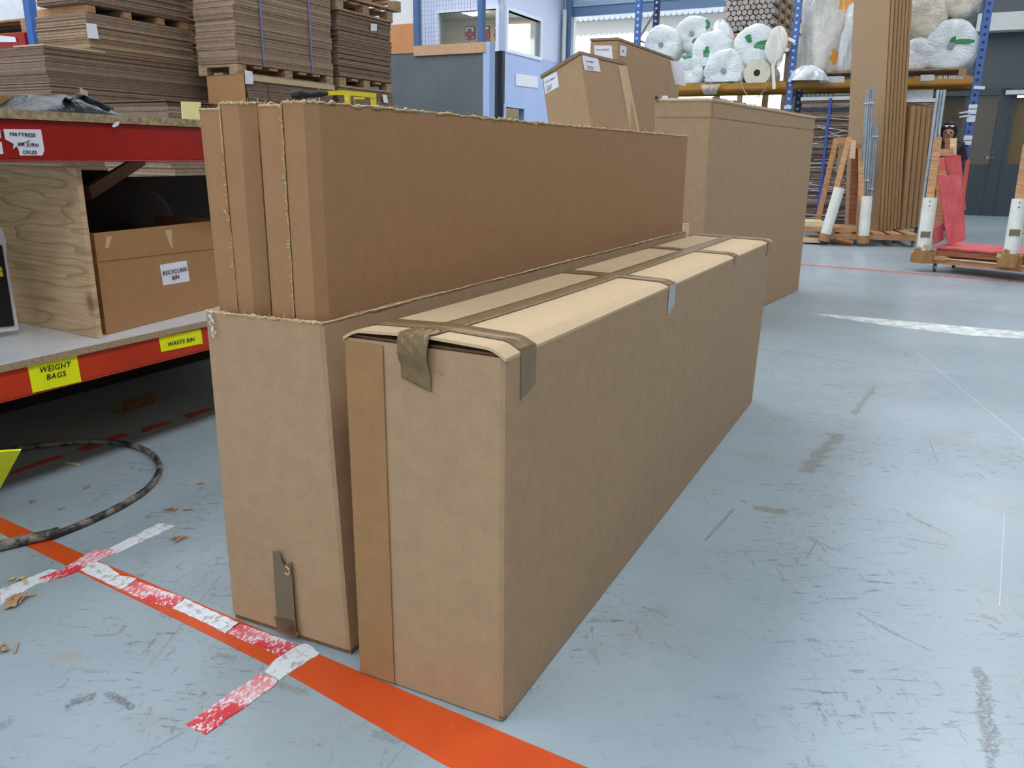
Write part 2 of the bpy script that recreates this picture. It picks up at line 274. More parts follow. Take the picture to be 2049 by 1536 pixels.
scuff(11, (.5, 1.6, 1), .45, .57, .66, '#7b7d78', .55, t.math('MULTIPLY', grit, grit2))
scuff(30, (.35, 1.7, 1), .5, .56, .60, '#5a6166', .8, area)
scuff(26, (1.6, .4, 1), .15, .57, .61, '#746a62', .75, area)
scuff(60, (.5, 1.4, 1), .9, .57, .61, '#565c60', .8, area2)
scuff(17, (.22, 2.6, 1), -.3, .60, .63, '#6c7478', .6, grit2)
scuff(14, (2.4, .2, 1), .55, .61, .64, '#6f6d68', .6, grit2)
for sc_, rt_, k_ in ((13, .6, .6), (21, -.5, .5), (34, .2, .55)):                                        # hairline scratches
    ln = t.math('ABSOLUTE', t.math('SUBTRACT', t.noise(sc_, 3, .5, stretch=(.4, 1.3, 1), off=(0, 0, rt_)), .5))
    base = t.mix(t.math('MULTIPLY', t.math('MULTIPLY', t.ramp(ln, .002, .006, k_, 0), t.ramp(t.noise(2.4+sc_*.05, 6, .7, off=(0, 0, rt_*3)), .53, .62)), grit2), base, hexc('#5e666a'))
base = t.mix(t.ramp(t.noise(70, 2, .5), .79, .82), base, hexc('#e4eaec'))                                # pale flecks
warp = t.noise(48, 9, .8); warp2 = t.noise(110, 5, .7); grain = t.ramp(t.noise(110, 6, .85), .42, .53, .12, 1); warp0 = t.noise(13, 4, .6)
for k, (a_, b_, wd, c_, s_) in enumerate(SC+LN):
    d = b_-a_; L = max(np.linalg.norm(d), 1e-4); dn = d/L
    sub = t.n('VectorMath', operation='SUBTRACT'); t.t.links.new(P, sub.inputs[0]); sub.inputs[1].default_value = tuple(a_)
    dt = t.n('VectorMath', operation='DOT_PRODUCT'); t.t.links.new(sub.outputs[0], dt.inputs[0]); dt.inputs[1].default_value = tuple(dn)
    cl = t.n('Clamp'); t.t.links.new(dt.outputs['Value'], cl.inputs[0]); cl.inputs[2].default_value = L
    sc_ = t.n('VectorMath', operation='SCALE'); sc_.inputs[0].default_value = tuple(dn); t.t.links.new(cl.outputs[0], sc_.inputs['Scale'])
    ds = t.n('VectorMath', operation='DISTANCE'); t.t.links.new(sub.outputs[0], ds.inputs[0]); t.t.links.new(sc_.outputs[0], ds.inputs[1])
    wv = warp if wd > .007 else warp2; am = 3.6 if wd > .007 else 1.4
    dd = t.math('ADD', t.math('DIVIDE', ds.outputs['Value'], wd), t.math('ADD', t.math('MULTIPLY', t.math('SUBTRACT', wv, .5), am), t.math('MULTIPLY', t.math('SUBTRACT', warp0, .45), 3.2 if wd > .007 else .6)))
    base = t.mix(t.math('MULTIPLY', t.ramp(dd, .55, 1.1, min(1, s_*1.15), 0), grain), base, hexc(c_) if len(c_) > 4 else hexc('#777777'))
t.col(base); t.set(Roughness=t.ramp(t.noise(1.4, 2, .4), .2, .8, .29, .38)); t.b.inputs['Specular IOR Level'].default_value = .5
t.bump(t.noise(30, 6, .7), .06, .004); M['floor'] = t.m
def sticker(name, px, P0, n, mat, parent, off=.002, t=.0015):
    """a flat label stuck on the plane through P0 with normal n"""
    n = nrm(n); n = -n if n@(np.array(P0)-EYE) > 0 else n
    q = [onp(x, y, np.array(P0)+n*off, n) for x, y in px]
    mb = MB(); mb.add(q+[p-n*t for p in q], [tuple(range(len(q))), tuple(range(2*len(q)-1, len(q)-1, -1))]+[(i, (i+1) % len(q), len(q)+(i+1) % len(q), len(q)+i) for i in range(len(q))])
    return mb.build(name, mat, parent)
def write(name, body, px, px2, P0, n, size_px, mat, parent, shear=0, off=.0025):
    """lettering centred on px, reading towards px2"""
    n = nrm(n); n = -n if n@(np.array(P0)-EYE) > 0 else n
    c = onp(*px, np.array(P0)+n*off, n); r = onp(*px2, np.array(P0)+n*off, n)-c; r = nrm(r); up = np.cross(n, r); up = up if up[2] > 0 or abs(up[2]) < .2 else -up
    s = size_px*((c-EYE)@FW)/F*1.38
    return text_mesh(name, body, c-up*s*.36, r, up, s, mat, parent, shear)
# ================================================================= the setting
BW0 = A(10.145, 17.39, 0); NB = U                                    # back wall plane
def wb(px): return onp(px, 430, BW0, NB)*A(1, 1, 0)
def vq(o, z): return A(o[0], o[1], z)
mb = MB(); mb.fbox((0, 0), -12, 22.2, -16, 16, -.2, 0); fo = struct('floor', mb, M['floor'], loc=(0, 0, 0))
# back wall pieces around the roller door opening (pixel columns 1135..1545)
L0, L1 = wb(1135), wb(1556); ZT = 4.80
def wallseg(p, q, z0, z1, t=.2): m = MB(); p = A(p[0], p[1], 0); q = A(q[0], q[1], 0); m.obox(vq(p, z0), q-p, U*t, Z*(z1-z0)); return m
Rt = wb(1545)
struct('wall_back', wallseg(L0+V*1.2, L0, 0, 7.5), M['white_wall'])
struct('wall_back_header', wallseg(L0, L1, ZT+.45, 7.5), M['white_wall'])
DR = wb(1870)                                                         # right of here the dark glazed front
m = wallseg(L1, wb(1762), 0, 7.5)
for k in range(int(np.linalg.norm(wb(1640)-L1)/.09)): p = L1-V*(.05+k*.09); m.fbox(p, -.04, 0, -.045, 0, 0, 4.2)
struct('wall_back_right', m, M['slats']); m = MB(); p = wb(1640)
for k in range(46): m.obox(vq(p, .1+k*.07)-U*.03, wb(1762)-p, U*.03, Z*.055)
struct('wall_back_shutter', m, M['slats'])
m = wallseg(wb(1762), wb(2049)-V*4, 2.55, 7.5)
struct('wall_back_dark', m, M['grey_wall'])
# soffit band, fascia and strip light over the dark entrance
m = MB(); p = wb(1990); m.fbox(p, -.35, 0, -5.5, .9, 3.62, 3.95); struct('trim_1', m, M['fascia'])
m = MB(); p = wb(2008); m.fbox(p, -.24, -.14, -1.6, .35, 2.42, 2.50); o = m.build('strip_light', M['fascia']); tag(o, 'pale batten light over the dark glazed entrance at far right', 'light fitting')
# glazed entrance
fr = MB(); fr.obox(vq(wb(1840), 0), wb(1962)-wb(1840), U*.1, Z*1.05); struct('wall_entrance', fr, M['door_dark'])
gp = MB(); gp.obox(vq(wb(1762), 1.05)+U*.06, wb(1962)-wb(1762), U*.02, Z*1.5); o = gp.build('window_3', M['brown_glass']); o['kind'] = 'structure'
g2 = MB(); g2.obox(vq(wb(1762), 0)+U*.02, wb(1840)-wb(1762), U*.06, Z*1.05); struct('wall_entrance', g2, M['door_dark'])
tm = MB(); tm.obox(vq(wb(1962), 0)-U*.03, wb(1984)-wb(1962), U*.14, Z*2.55); tm.obox(vq(wb(1762), 2.42)-U*.03, wb(2049)-wb(1762)-V*3, U*.14, Z*.14); tm.obox(vq(wb(1762), 0)-U*.03, -V*.08, U*.14, Z*2.5); struct('trim_2', tm, M['door_dark'])
dm = MB(); dm.obox(vq(wb(1984), .0), wb(2049)-wb(1984)-V*1.2, U*.08, Z*1.07); dm.obox(vq(wb(1984), 1.07), wb(1994)-wb(1984), U*.08, Z*1.4)
d1 = struct('door_1', dm, M['door_dark'])
pm = MB(); pm.obox(vq(wb(1994), 1.07)+U*.03, wb(2036)-wb(1994), U*.02, Z*1.3); x = pm.build('door_pane', M['tan_blind'], d1)
pm = MB(); pm.obox(vq(wb(2036), 1.07)+U*.04, wb(2049)-wb(2036)-V*1.1, U*.02, Z*1.3); x = pm.build('curtain', M['mauve'], d1)
hp = at(1975, 315, wb(1975)[1]-.12); m = MB(); m.tube([hp, hp+A(.14, 0, 0)], .018, 8); m.tube([hp-U*.02, hp+U*.09], .03, 10); m.build('door_handle', M['steel'], d1)
# exterior seen through the opening
m = MB(); m.fbox((L0[0], L0[1]), .2, 26, -16, 12, -.2, -.02); struct('yard_ground', m, M['concrete_out'])
NE = L0+U*9; ZE = onp(1135, 46, NE, U)[2]
nb_ = MB(); nb_.fbox(NE, 0, 4, -18, 9, -.1, ZE); oo = nb_.build('neighbour_building', M['white_build']); tag(oo, 'bright white neighbouring building beyond the roller door', 'building')
for nm, a0, a1, mt in (('roof', 9, -3.8, 'tile_white'), ('roof', -3.8, -18, 'tile')):
    m = MB(); k0 = a0
    while k0 > a1:
        for r_ in range(6): m.tube([NE+V*k0+U*(-.55+r_*.42)+Z*(ZE+.02+r_*.17), NE+V*k0+U*(-.1+r_*.42)+Z*(ZE+.22+r_*.17)], [.10, .085], 8)
        k0 -= .2
    m.fbox(NE, -.5, 2, a1, a0, ZE, ZE+.04); m.build(nm, M[mt], oo)
# roller door drum, guides
rd = thing('roller_door', 'blue-grey steel roller door rolled up above the bright opening', 'roller door', vq((L0+Rt)/2, 0))
m = MB(); d_ = L1-L0; n_ = 22
for k in range(5): m.obox(vq(L0+V*.15, ZT-.12+k*.13)-U*(.10+.03*(k % 2)), d_-V*.15, U*.1, Z*.115)
m.build('curtain', M['shutter'], rd)
m = MB(); m.tube([vq(L0+V*.1, ZT+.62)-U*.3, vq(L1, ZT+.62)-U*.3], .32, 20); m.build('drum', M['shutter'], rd)
m = MB(); m.obox(vq(L0+V*.15, ZT-.34)-U*.06, d_-V*.15, U*.06, Z*.22); m.build('bottom_rail', M['shutter_dark'], rd)
for p in (L0, L1): m = MB(); m.fbox(p, -.16, 0, -.02, .14, 0, ZT+.3); m.build('guide', M['shutter_dark'], rd)
m = MB(); p = L0+V*.35; p = L0+V*.12-U*.26; m.tube([vq(p, 0), vq(p, 4.6)], .05, 10); m.tube([vq(p, 2.75), vq(p, 2.9)], .07, 10)
o = m.build('drain_pipe', M['fascia']); tag(o, 'pale vertical pipe between the office corner and the roller door', 'pipe')
# ceiling with unseen skylights sized to tune the light, side and rear walls (rear opening added to let in sky light)
HC = 7.4
cl = MB(); strips = [(-6.8, .2), (-1.7, .8), (5.2, .9), (9.8, .9)]
edges = [-16]
for s_, h_ in strips: edges += [s_-h_, s_+h_]
edges.append(16)
for i in range(0, len(edges), 2): cl.fbox((0, 0), -12, 22.4, edges[i], edges[i+1], HC, HC+.15)
for z_ in (-12, 21.4): cl.fbox((0, 0), z_, z_+1, -16, 16, HC, HC+.15)
struct('ceiling', cl, M['ceiling_grey'])
SKY = emit('skylight_daylight', '#f4f6fb', SKYLIGHT)
for i, (s_, h_) in enumerate(strips):
    m = MB(); m.fbox((0, 0), -11, 21.4, s_-h_, s_+h_, HC+.02, HC+.06); o = m.build('window_%d' % (10+i), SKY); o['kind'] = 'structure'
m = MB(); m.fbox((0, 0), -12.2, 22.4, 16, 16.2, 0, HC); struct('wall_left', m, M['white_wall'])
m = MB(); m.fbox((0, 0), -12.2, 22.4, -16.2, -16, 0, HC); struct('wall_right', m, M['grey_wall'])
m = MB(); m.fbox((0, 0), -12.2, -12, -16, -7, 0, HC); m.fbox((0, 0), -12.2, -12, 9, 16, 0, HC); m.fbox((0, 0), -12.2, -12, -7, 9, 5.4, HC); struct('wall_front', m, M['white_wall'])
# partition with mesh above it
PT = at(968, 88, 10.6); PB = A(PT[0], PT[1], 0); ZP = PT[2]
def pv(px, z=1.5): t_ = tpx(vq(PB, z), V, px); return PB+V*t_
m = MB(); a_, b_ = pv(968), pv(770); m.obox(vq(a_, 0), b_-a_+V*1.2, U*.06, Z*(ZP-.05)); struct('wall_partition', m, M['partition'])
zt = onp(812, 48, PB, U)[2]; a2 = pv(830, ZP); m = MB(); m.obox(vq(a2, ZP-.06)-U*.01, V*1.6, U*.05, Z*(zt-ZP+.06)); struct('trim_3', m, M['tan_panel'])
m = MB(); m.obox(vq(a2, ZP+.0)+U*.06, V*10.6, U*.12, Z*(HC-ZP)); m.obox(vq(a2+V*1.6, 0)+U*.07, V*9, U*.1, Z*ZP); struct('wall_middle', m, M['white_wall'])
m = MB(); m.obox(vq(a2-V*0, ZP-.10)-U*.03, a_-a2-V*.03, U*.12, Z*.12); struct('trim_4', m, M['cap'])
wp = thing('mesh_screen', 'fine wire mesh screen between two blue posts above the grey partition', 'mesh screen', vq((a_+a2)/2, ZP))
for px in (833, 962):
    m = MB(); p = pv(px, ZP+.4); m.fbox(p, -.02, .06, -.035, .035, ZP, 4.2); m.build('post', M['post_blue'], wp)
m = MB(); p, q = pv(836, ZP+.4), pv(958, ZP+.4); Lw = np.linalg.norm(q-p); dw = nrm(q-p)
for k in range(21): m.bar(vq(p+dw*Lw*k/20, ZP)+U*.03, vq(p+dw*Lw*k/20, 3.8)+U*.03, .0028, .0028)
for k in range(30): m.bar(vq(p, ZP+.03+k*.05)+U*.035, vq(q, ZP+.03+k*.05)+U*.035, .0026, .0026, side=Z)
m.build('wire_mesh', M['steel'], wp)
m = MB(); m.obox(vq(a_, 0)-U*.02-V*.0, -V*.09, U*.14, Z*(ZP+.02)); struct('trim_5', m, M['post_light'])
# office block: corner at column 1003
OC = A(wb(1118)[0], wb(1118)[1], 0); tt = tpx(vq(OC, 1.5), U, 1004); CO = OC+U*tt
n1, n2 = U, V                                                         # front faces the camera-left aisle, side faces right
def offr(px, y): return onp(px, y, CO, V)                             # on the side wall (along U)
def offf(px, y): return onp(px, y, CO, U)                             # on the front wall (along V)
zs = offr(1006, 97)[2]
def wall_rects(o, d, n, t, L, H, holes, split=None):
    """wall along d from o, with rectangular holes (a0,a1,z0,z1)"""
    out = MB(); xs = sorted({0, L}|{h[0] for h in holes}|{h[1] for h in holes}); zs_ = sorted({0., H}|{h[2] for h in holes}|{h[3] for h in holes}|({split} if split else set()))
    for i in range(len(xs)-1):
        for j in range(len(zs_)-1):
            cx, cz = (xs[i]+xs[i+1])/2, (zs_[j]+zs_[j+1])/2
            if any(h[0] < cx < h[1] and h[2] < cz < h[3] for h in holes): continue
            out.mi = 1 if split and cz > split else 0
            out.obox(vq(o, zs_[j])+d*xs[i], d*(xs[i+1]-xs[i]), n*t, Z*(zs_[j+1]-zs_[j]))
    return out
LU = np.linalg.norm(OC-CO)
wl, wr = (offr(1015, 60)-CO)@U, (offr(1081, 60)-CO)@U; wz0, wz1 = offr(1015, 98)[2], offr(1015, 20)[2]
dl, dr = (offr(1010, 230)-CO)@U, (offr(1047, 230)-CO)@U; dz = offr(1012, 214)[2]
m = wall_rects(CO, U, V, .12, LU, 6.5, [(wl, wr, wz0, wz1), (dl, dr, 0.0, dz)], split=zs); struct('wall_office_side', m, [M['office_blue'], M['office_white']])
fw0, fw1 = (offf(993, 60)-CO)@V, (offf(878, 60)-CO)@V; fz0, fz1 = offf(990, 96)[2], offf(990, 18)[2]
m = wall_rects(CO, V, U, .12, 9, 6.5, [(fw0, fw1, fz0, fz1)], split=offf(990, 102)[2]); struct('wall_office_front', m, [M['navy'], M['office_white']])
def frame(o, d, n, a0, a1, z0, z1, w_, t, mat, nm):
    m = MB()
    for q in ((a0-w_, a1+w_, z1, z1+w_), (a0-w_, a1+w_, z0-w_, z0), (a0-w_, a0, z0, z1), (a1, a1+w_, z0, z1)): m.obox(vq(o, q[2])+d*q[0]-n*.03, d*(q[1]-q[0]), n*t, Z*(q[3]-q[2]))
    return struct(nm, m, mat)
w1 = frame(CO, U, V, wl, wr, wz0, wz1, .07, .15, M['trim_white'], 'window_1'); m = MB(); m.obox(vq(CO, wz0)+U*wl+V*.06, U*(wr-wl), V*.006, Z*(wz1-wz0)); m.build('pane', M['glass'], w1)
w2 = frame(CO, V, U, fw0, fw1, fz0, fz1, .07, .15, M['trim_white'], 'window_2')
m = MB(); m.obox(vq(CO, fz0)+V*fw0+U*.06, V*(fw1-fw0), U*.006, Z*(fz1-fz0)); m.build('pane', M['glass'], w2)
frame(CO, U, V, dl, dr, .02, dz, .07, .15, M['office_blue'], 'door_2')
m = MB(); m.obox(vq(CO, .02)+U*(dl+.02)+V*.5, U*(dr-dl)*.68, V*.05, Z*(dz)); struct('door_3', m, M['cream_wall'])
for q, lab in ((U*3.6, 'wall_office_rear'),):                         # room behind the front window
    m = MB(); m.obox(vq(CO+q+V*.12, 0), V*9, U*.1, Z*5.5); struct(lab, m, M['cream_wall'])
m = MB(); m.fbox(CO, .12, 3.6, .12, 9, 4.6, 4.7); struct('ceiling_office', m, M['cream_wall'])
P0 = CO+U*3.58; q = [onp(x, y, P0, U) for x, y in ((1012, 118), (1079, 122), (1079, 47), (1012, 49))]; m = MB(); m.slab(q, .01); o = m.build('window_4', emit('office_daylight_window', '#d8f4ff', 3.2)); o['kind'] = 'structure'
lp = MB(); pc = CO+U*1.8+V*2; lp.fbox(pc, -.6, .6, -.15, .15, 4.5, 4.56); o = lp.build('office_fill_light', emit('office_fill', '#fff4e0', 45)); tag(o, 'lamp added to brighten the inside of the office room', 'light fitting')  # lamp added to brighten the office room
for k, (x0, x1, y0, y1, lab) in enumerate(((931, 950, 53, 78, 'poster of red circles in black frame, left of the blue post'), (966, 979, 52, 82, 'poster of red circles in black frame, right of the blue post'), (991, 999, 51, 82, 'edge of a black framed poster at the window side'))):
    P0 = CO+U*3.55; c = [onp(x, y, P0, U) for x, y in ((x0, y1), (x1, y1), (x1, y0), (x0, y0))]
    m = MB(); m.slab([p for p in c], .03); po = m.build('framed_poster', M['black']); tag(po, lab, 'poster')
    m = MB(); m.slab([p-U*.01 for p in [c[0]*.94+c[2]*.06, c[1]*.94+c[3]*.06, c[2]*.94+c[0]*.06, c[3]*.94+c[1]*.06]], .008); m.build('print', M['white_paper'], po)
    m = MB(); ce = sum(c)/4
    for a in range(3):
        for b in range(3):
            if (a+b+k) % 2: q = ce+(c[1]-c[0])*(a-1)*.28+(c[2]-c[1])*(b-1.5)*.25-U*.014; m.tube([q, q-U*.004], .07, 10)
    m.build('red_circle', plain('dull_red_print', '#9c4450'), po)
sg = MB(); q = [offr(x, y)-V*.02 for x, y in ((1031, 171), (1075, 176), (1075, 153), (1031, 147))]; sg.slab(q, .015); o = sg.build('wall_sign', M['white_paper']); tag(o, 'blank white rectangular sign on the pale blue office wall', 'sign')
# ================================================================= front boxes
def lerp(a, b, t): return np.array(a)*(1-t)+np.array(b)*t
def carton_walls(B, T, t=.006):
    """four upright walls from bottom/top corner rings B,T (each 4 points) with rounded vertical corners"""
    def ring(P, r, ins):
        P = [np.array(p, float) for p in P]; c = sum(P)/4; out = []
        for i in range(4):
            p, a, b = P[i], P[(i-1) % 4], P[(i+1) % 4]; da, db = nrm(a-p), nrm(b-p); p = p+(da+db)*ins; r_ = max(r-ins, .001)
            out += [p+da*r_, p+(da+db)*r_*.29, p+db*r_]
        return out
    bo, to, bi, ti = ring(B, .012, 0), ring(T, .012, 0), ring(B, .012, t), ring(T, .012, t); n = 12
    m = MB(); vs = bo+to+bi+ti; fs = []
    for i in range(n):
        j = (i+1) % n; fs += [(i, j, n+j, n+i), (2*n+i, 3*n+i, 3*n+j, 2*n+j), (n+i, n+j, 3*n+j, 3*n+i), (i, 2*n+i, 2*n+j, j)]
    return m.add(vs, fs)
# --- the closed taped box in front
ZB = .757
b_nr, b_nl, b_fr = fl(1008, 1447), fl(720, 1345), fl(1505, 803); b_fl = b_fr+(b_nl-b_nr)
t_nr, t_nl, t_fr, t_fl = fl(1013, 718, ZB), fl(688, 674, ZB), fl(1545, 482, ZB), fl(1391, 470, ZB)
bx = thing('closed_carton', 'long closed brown carton sealed with brown tape, nearest in the middle', 'cardboard box', vq((b_nr+b_fl)/2, 0))
B = [b_nr+Z*.004, b_fr+Z*.004, b_fl+Z*.004, b_nl+Z*.004]; T = [t_nr, t_fr, t_fl, t_nl]
carton_walls(B, T).build('body', M['kraft'], bx)
m = MB(); m.prism([p+Z*.004 for p in B][::-1], [p+Z*.009 for p in B][::-1]); m.build('bottom_flap', M['kraft_dark'], bx)
def tp(a, b, z=0): # on the top: a along length, b across (0 right edge, 1 left edge)
    return lerp(lerp(t_nr, t_fr, a), lerp(t_nl, t_fl, a), b)+Z*z
def topz(a, b):
    e = max(0, min(b, 1-b))*2; a = max(a, 0); return .0012+.0071*min(1, e*8)+(.0085*min(1, e*5)+.0065*min(1, e*1.1))*math.exp(-a*5)+.001*e
# inner short flaps, front ends sagging open
for a0, a1 in ((.004, .13), (.87, .996)):
    m = MB(); f = a0 < .5; z0 = .000
    m.prism([tp(a0, .03, z0), tp(a1, .03, z0), tp(a1, .97, z0), tp(a0, .97, z0)], [tp(a0, .03, z0+.005), tp(a1, .03, z0+.005), tp(a1, .97, z0+.005), tp(a0, .97, z0+.005)]); m.build('inner_flap', M['kraft_dark'], bx)
for b0, b1 in ((-.001, .497), (.503, 1.001)):
    m = MB()
    def fp(i, j, dz=0, b0=b0, b1=b1):
        a = -.001+1.002*i; b = b0+(b1-b0)*j; e = min(b, 1-b)*2; return tp(a, b, topz(a, b)-.006+dz)
    n1_, n2_ = 60, 14; g = [[fp(i/n1_, j/n2_) for i in range(n1_+1)] for j in range(n2_+1)]; g2_ = [[p+Z*.006 for p in r_] for r_ in g]
    m.grid(lambda i, j: g[round(j*n2_)][round(i*n1_)], n1_, n2_); m.grid(lambda i, j: g2_[round(j*n2_)][round(i*n1_)], n1_, n2_)
    per = [(i, 0) for i in range(n1_)]+[(n1_, j) for j in range(n2_)]+[(i, n2_) for i in range(n1_, 0, -1)]+[(0, j) for j in range(n2_, 0, -1)]
    for k in range(len(per)):
        (i, j), (i2, j2) = per[k], per[(k+1) % len(per)]; m.add([g[j][i], g[j2][i2], g2_[j2][i2], g2_[j][i]], [(0, 1, 2, 3)])
    m.build('top_flap', M['kraft_pale'], bx)  # paler top paints in the light falling from above
def tape_strip(pts, name='tape', mat='tape'):
    m = MB(); k = len(pts); w_ = len(pts[0])
    m.add([p for r_ in pts for p in r_], [(i*w_+j, i*w_+j+1, (i+1)*w_+j+1, (i+1)*w_+j) for i in range(k-1) for j in range(w_-1)])
    return m.build(name, M[mat], bx, solid=.0006, smooth=True)
wt = .074
tape_strip([[tp(a, b, topz(a, b)+.0022) for b in np.linspace(.5-wt, .5+wt, 7)] for a in np.linspace(0, 1.0, 61)])
fn = nrm(np.cross(t_nl-t_nr, Z)); fn = fn if fn@(t_nr-EYE) < 0 else -fn
for a in (.035, .40, .72, .97):
    h = .0125; bs = np.linspace(-.004, 1.004, 41); tape_strip([(tp(a-h, b, topz(a-h, b)+.0018), tp(a+h, b, topz(a+h, b)+.003)) for b in bs])
    sd = nrm(np.cross(t_fr-t_nr, Z)); sd = sd if sd@(t_nr-EYE) < 0 else -sd
    dep = {.035: .085, .40: .075, .72: .02, .97: .05}[a]; q = [tp(a-h, -.003)+Z*(topz(a, 0)+.002)+sd*.001, tp(a+h, -.003)+Z*(topz(a, 0)+.002)+sd*.001]; q2 = [p-Z*(dep+.008) for p in q]; q2[1] = q2[1]+Z*.018
    m = MB(); m.slab([q2[0], q2[1], q[1], q[0]], .0006); m.build('tape_end', M['tape_clear' if a == .40 else 'tape'], bx)
# crinkled tape tongue over the front edge
m = MB(); c0, c1 = tp(0, .5+wt), tp(0, .5-wt)
c0, c1 = tp(0, .62), tp(0, .435)
def tong(i, j):
    s = i; p = lerp(c0, c1, j); z = topz(0, .5)+.002
    if s < .25: return tp(.018*(1-s/.25), .62-(.185)*j, z)+Z*.001*math.sin(j*25)
    s = (s-.25)/.75; return p+fn*(.004+.010*math.sin(min(1, s*1.4)*3.14))+Z*(z-s*(.088+.02*j))+fn*(.0035*abs(math.sin(j*14+s*6+1))*max(0, 1-s*1.1)+.002*abs(math.sin(j*7-s*13))*max(0, 1.1-s))
m.grid(tong, 28, 60); m.build('tape_tongue', M['tape_shiny'], bx, solid=.0006, smooth=True)
m = MB()
for k in range(26):
    x, y = 835+rng.random()*48, 738+rng.random()*14; p = onp(x, y, t_nr+fn*.002, fn); m.obox(p, A(.003, 0, 0)*rng.random()+Z*.001, Z*.003*rng.random()+A(.001, 0, 0), fn*.001)
m.build('torn_fibres', M['torn'], bx)
# glued joint strip on the front, slightly proud of the face
g = [onp(x, y, t_nr, fn) for x, y in ((698, 690), (770, 690), (793, 1360), (724, 1340))]
fpl = nrm(np.cross(b_nl-b_nr, t_nr-b_nr)); fpl = fpl if fpl@(t_nr-EYE) < 0 else -fpl
g = [lerp(t_nl, t_nr, .012)-Z*.006, lerp(t_nl, t_nr, .262)-Z*.006, lerp(b_nl, b_nr, .262)+Z*.006, lerp(b_nl, b_nr, .012)+Z*.006]
m = MB(); m.slab([p+fpl*.0035 for p in (g[3], g[2], g[1], g[0])], .003); m.build('glued_joint', M['kraft_glue'], bx)
# --- open tray carton holding two tall cartons
ZO = .768
o_nr, o_nl = fl(700, 1312, .0), fl(468, 1237, .0); Lo = 2.54; o_u = nrm(fl(1369, 463, ZO)-fl(645, 645, ZO)); o_fr = o_nr+o_u*2.57; o_fl = o_fr+(o_nl-o_nr)
p_nr, p_nl, p_fr = fl(645, 647, ZO), fl(412, 622, ZO), fl(1369, 463, ZO)+o_u*.03; p_fl = p_fr+(p_nl-p_nr)
ob_ = thing('open_carton', 'open topped brown carton with torn rim holding two taller cartons', 'cardboard box', vq((o_nr+o_fl)/2, 0))
m = MB()
NS = 46
def owall(P, Q, PT_, QT_, inn, bulge=0):
    t_ = .006; fo_ = []
    for i in range(NS+1):
        a = i/NS; jag = rng.normal()*.0016+ .003*math.sin(a*17)
        for k in range(9):
            z = k/8; b = lerp(P, Q, a); tq = lerp(PT_, QT_, a)+Z*(jag if k == 8 else 0); p = lerp(b, tq, z); p = p-inn*bulge*math.sin(math.pi*z)*math.sin(math.pi*a)
            fo_.append(p)
    vs = fo_+[p+inn*t_ for p in fo_]; n = len(fo_); fs = []
    for i in range(NS):
        for k in range(8): q = (i*9+k, (i+1)*9+k, (i+1)*9+k+1, i*9+k+1); fs += [q, tuple(n+x for x in q[::-1])]
    for i in range(NS): fs += [(i*9+8, (i+1)*9+8, n+(i+1)*9+8, n+i*9+8), (i*9, n+i*9, n+(i+1)*9, (i+1)*9)]
    for i in (0, NS): fs += [(i*9+k, i*9+k+1, n+i*9+k+1, n+i*9+k) for k in range(8)]
    m.add(vs, fs)
R_ = nrm(o_nr-o_nl); K_ = nrm(A(-R_[1], R_[0], 0)); 
up0 = Z*.014
ch = .004; o1, p1 = o_nr-R_*ch*2, p_nr-R_*ch*2.2; o2, p2 = o_nr+o_u*ch, p_nr+o_u*ch
owall(o_nl+up0, o1+up0, p_nl, p1, K_, .004); owall(o1+up0, o2+up0, p1, p2, nrm(K_-R_)); owall(o2+up0, o_fr+up0, p2, p_fr, -R_, .003); owall(o_fr+up0, o_fl+up0, p_fr, p_fl, -K_); owall(o_fl+up0, o_nl+up0, p_fl, p_nl, R_)
m.build('body', M['kraft'], ob_)
m = MB(); m.prism([p+K_*.006-R_*0+Z*.0 for p in (o_nr, o_fr, o_fl, o_nl)][::-1], [p+K_*.006+Z*.016 for p in (o_nr, o_fr, o_fl, o_nl)][::-1]); m.build('bottom_flap', M['kraft_dark'], ob_)
of = nrm(np.cross(p_nl-p_nr, o_nr-p_nr)); of = of if of@(p_nr-EYE) < 0 else -of
def onfront(px): return [onp(x, y, p_nr+of*.006, of) for x, y in px]
m = MB(); m.poly(onfront([(545, 1103), (552, 1106), (553, 1103), (560, 1106), (562, 1118), (568, 1130), (575, 1128), (582, 1124), (583, 1137), (584, 1150), (589, 1220), (592, 1262), (596, 1266), (595, 1274), (558, 1262), (554, 1235), (548, 1150)]), .0012); m.build('tape', M['tape_flat'], ob_)
m = MB(); m.poly(onfront([(548, 1232), (585, 1240), (591, 1252), (593, 1278), (556, 1264)]), .0006); m.build('tape_end', M['tape_low'], ob_)
m = MB(); q = onfront([(574, 1131), (580, 1136), (582, 1142), (579, 1148), (573, 1144)]); m.tube([p+of*.004 for p in q], .0022, 6); m.build('torn_fibres', M['torn'], ob_)
m = MB()
for k in range(60):
    x, y = 420+rng.normal()*2.5+k*.12, 625+k*.85; p = onp(x, y, p_nr+of*.0055, of); m.obox(p, R_*.004*rng.random(), Z*.004*rng.random()+R_*.001, of*.001)
m.build('scuffed_edge', M['white_paper'], ob_)
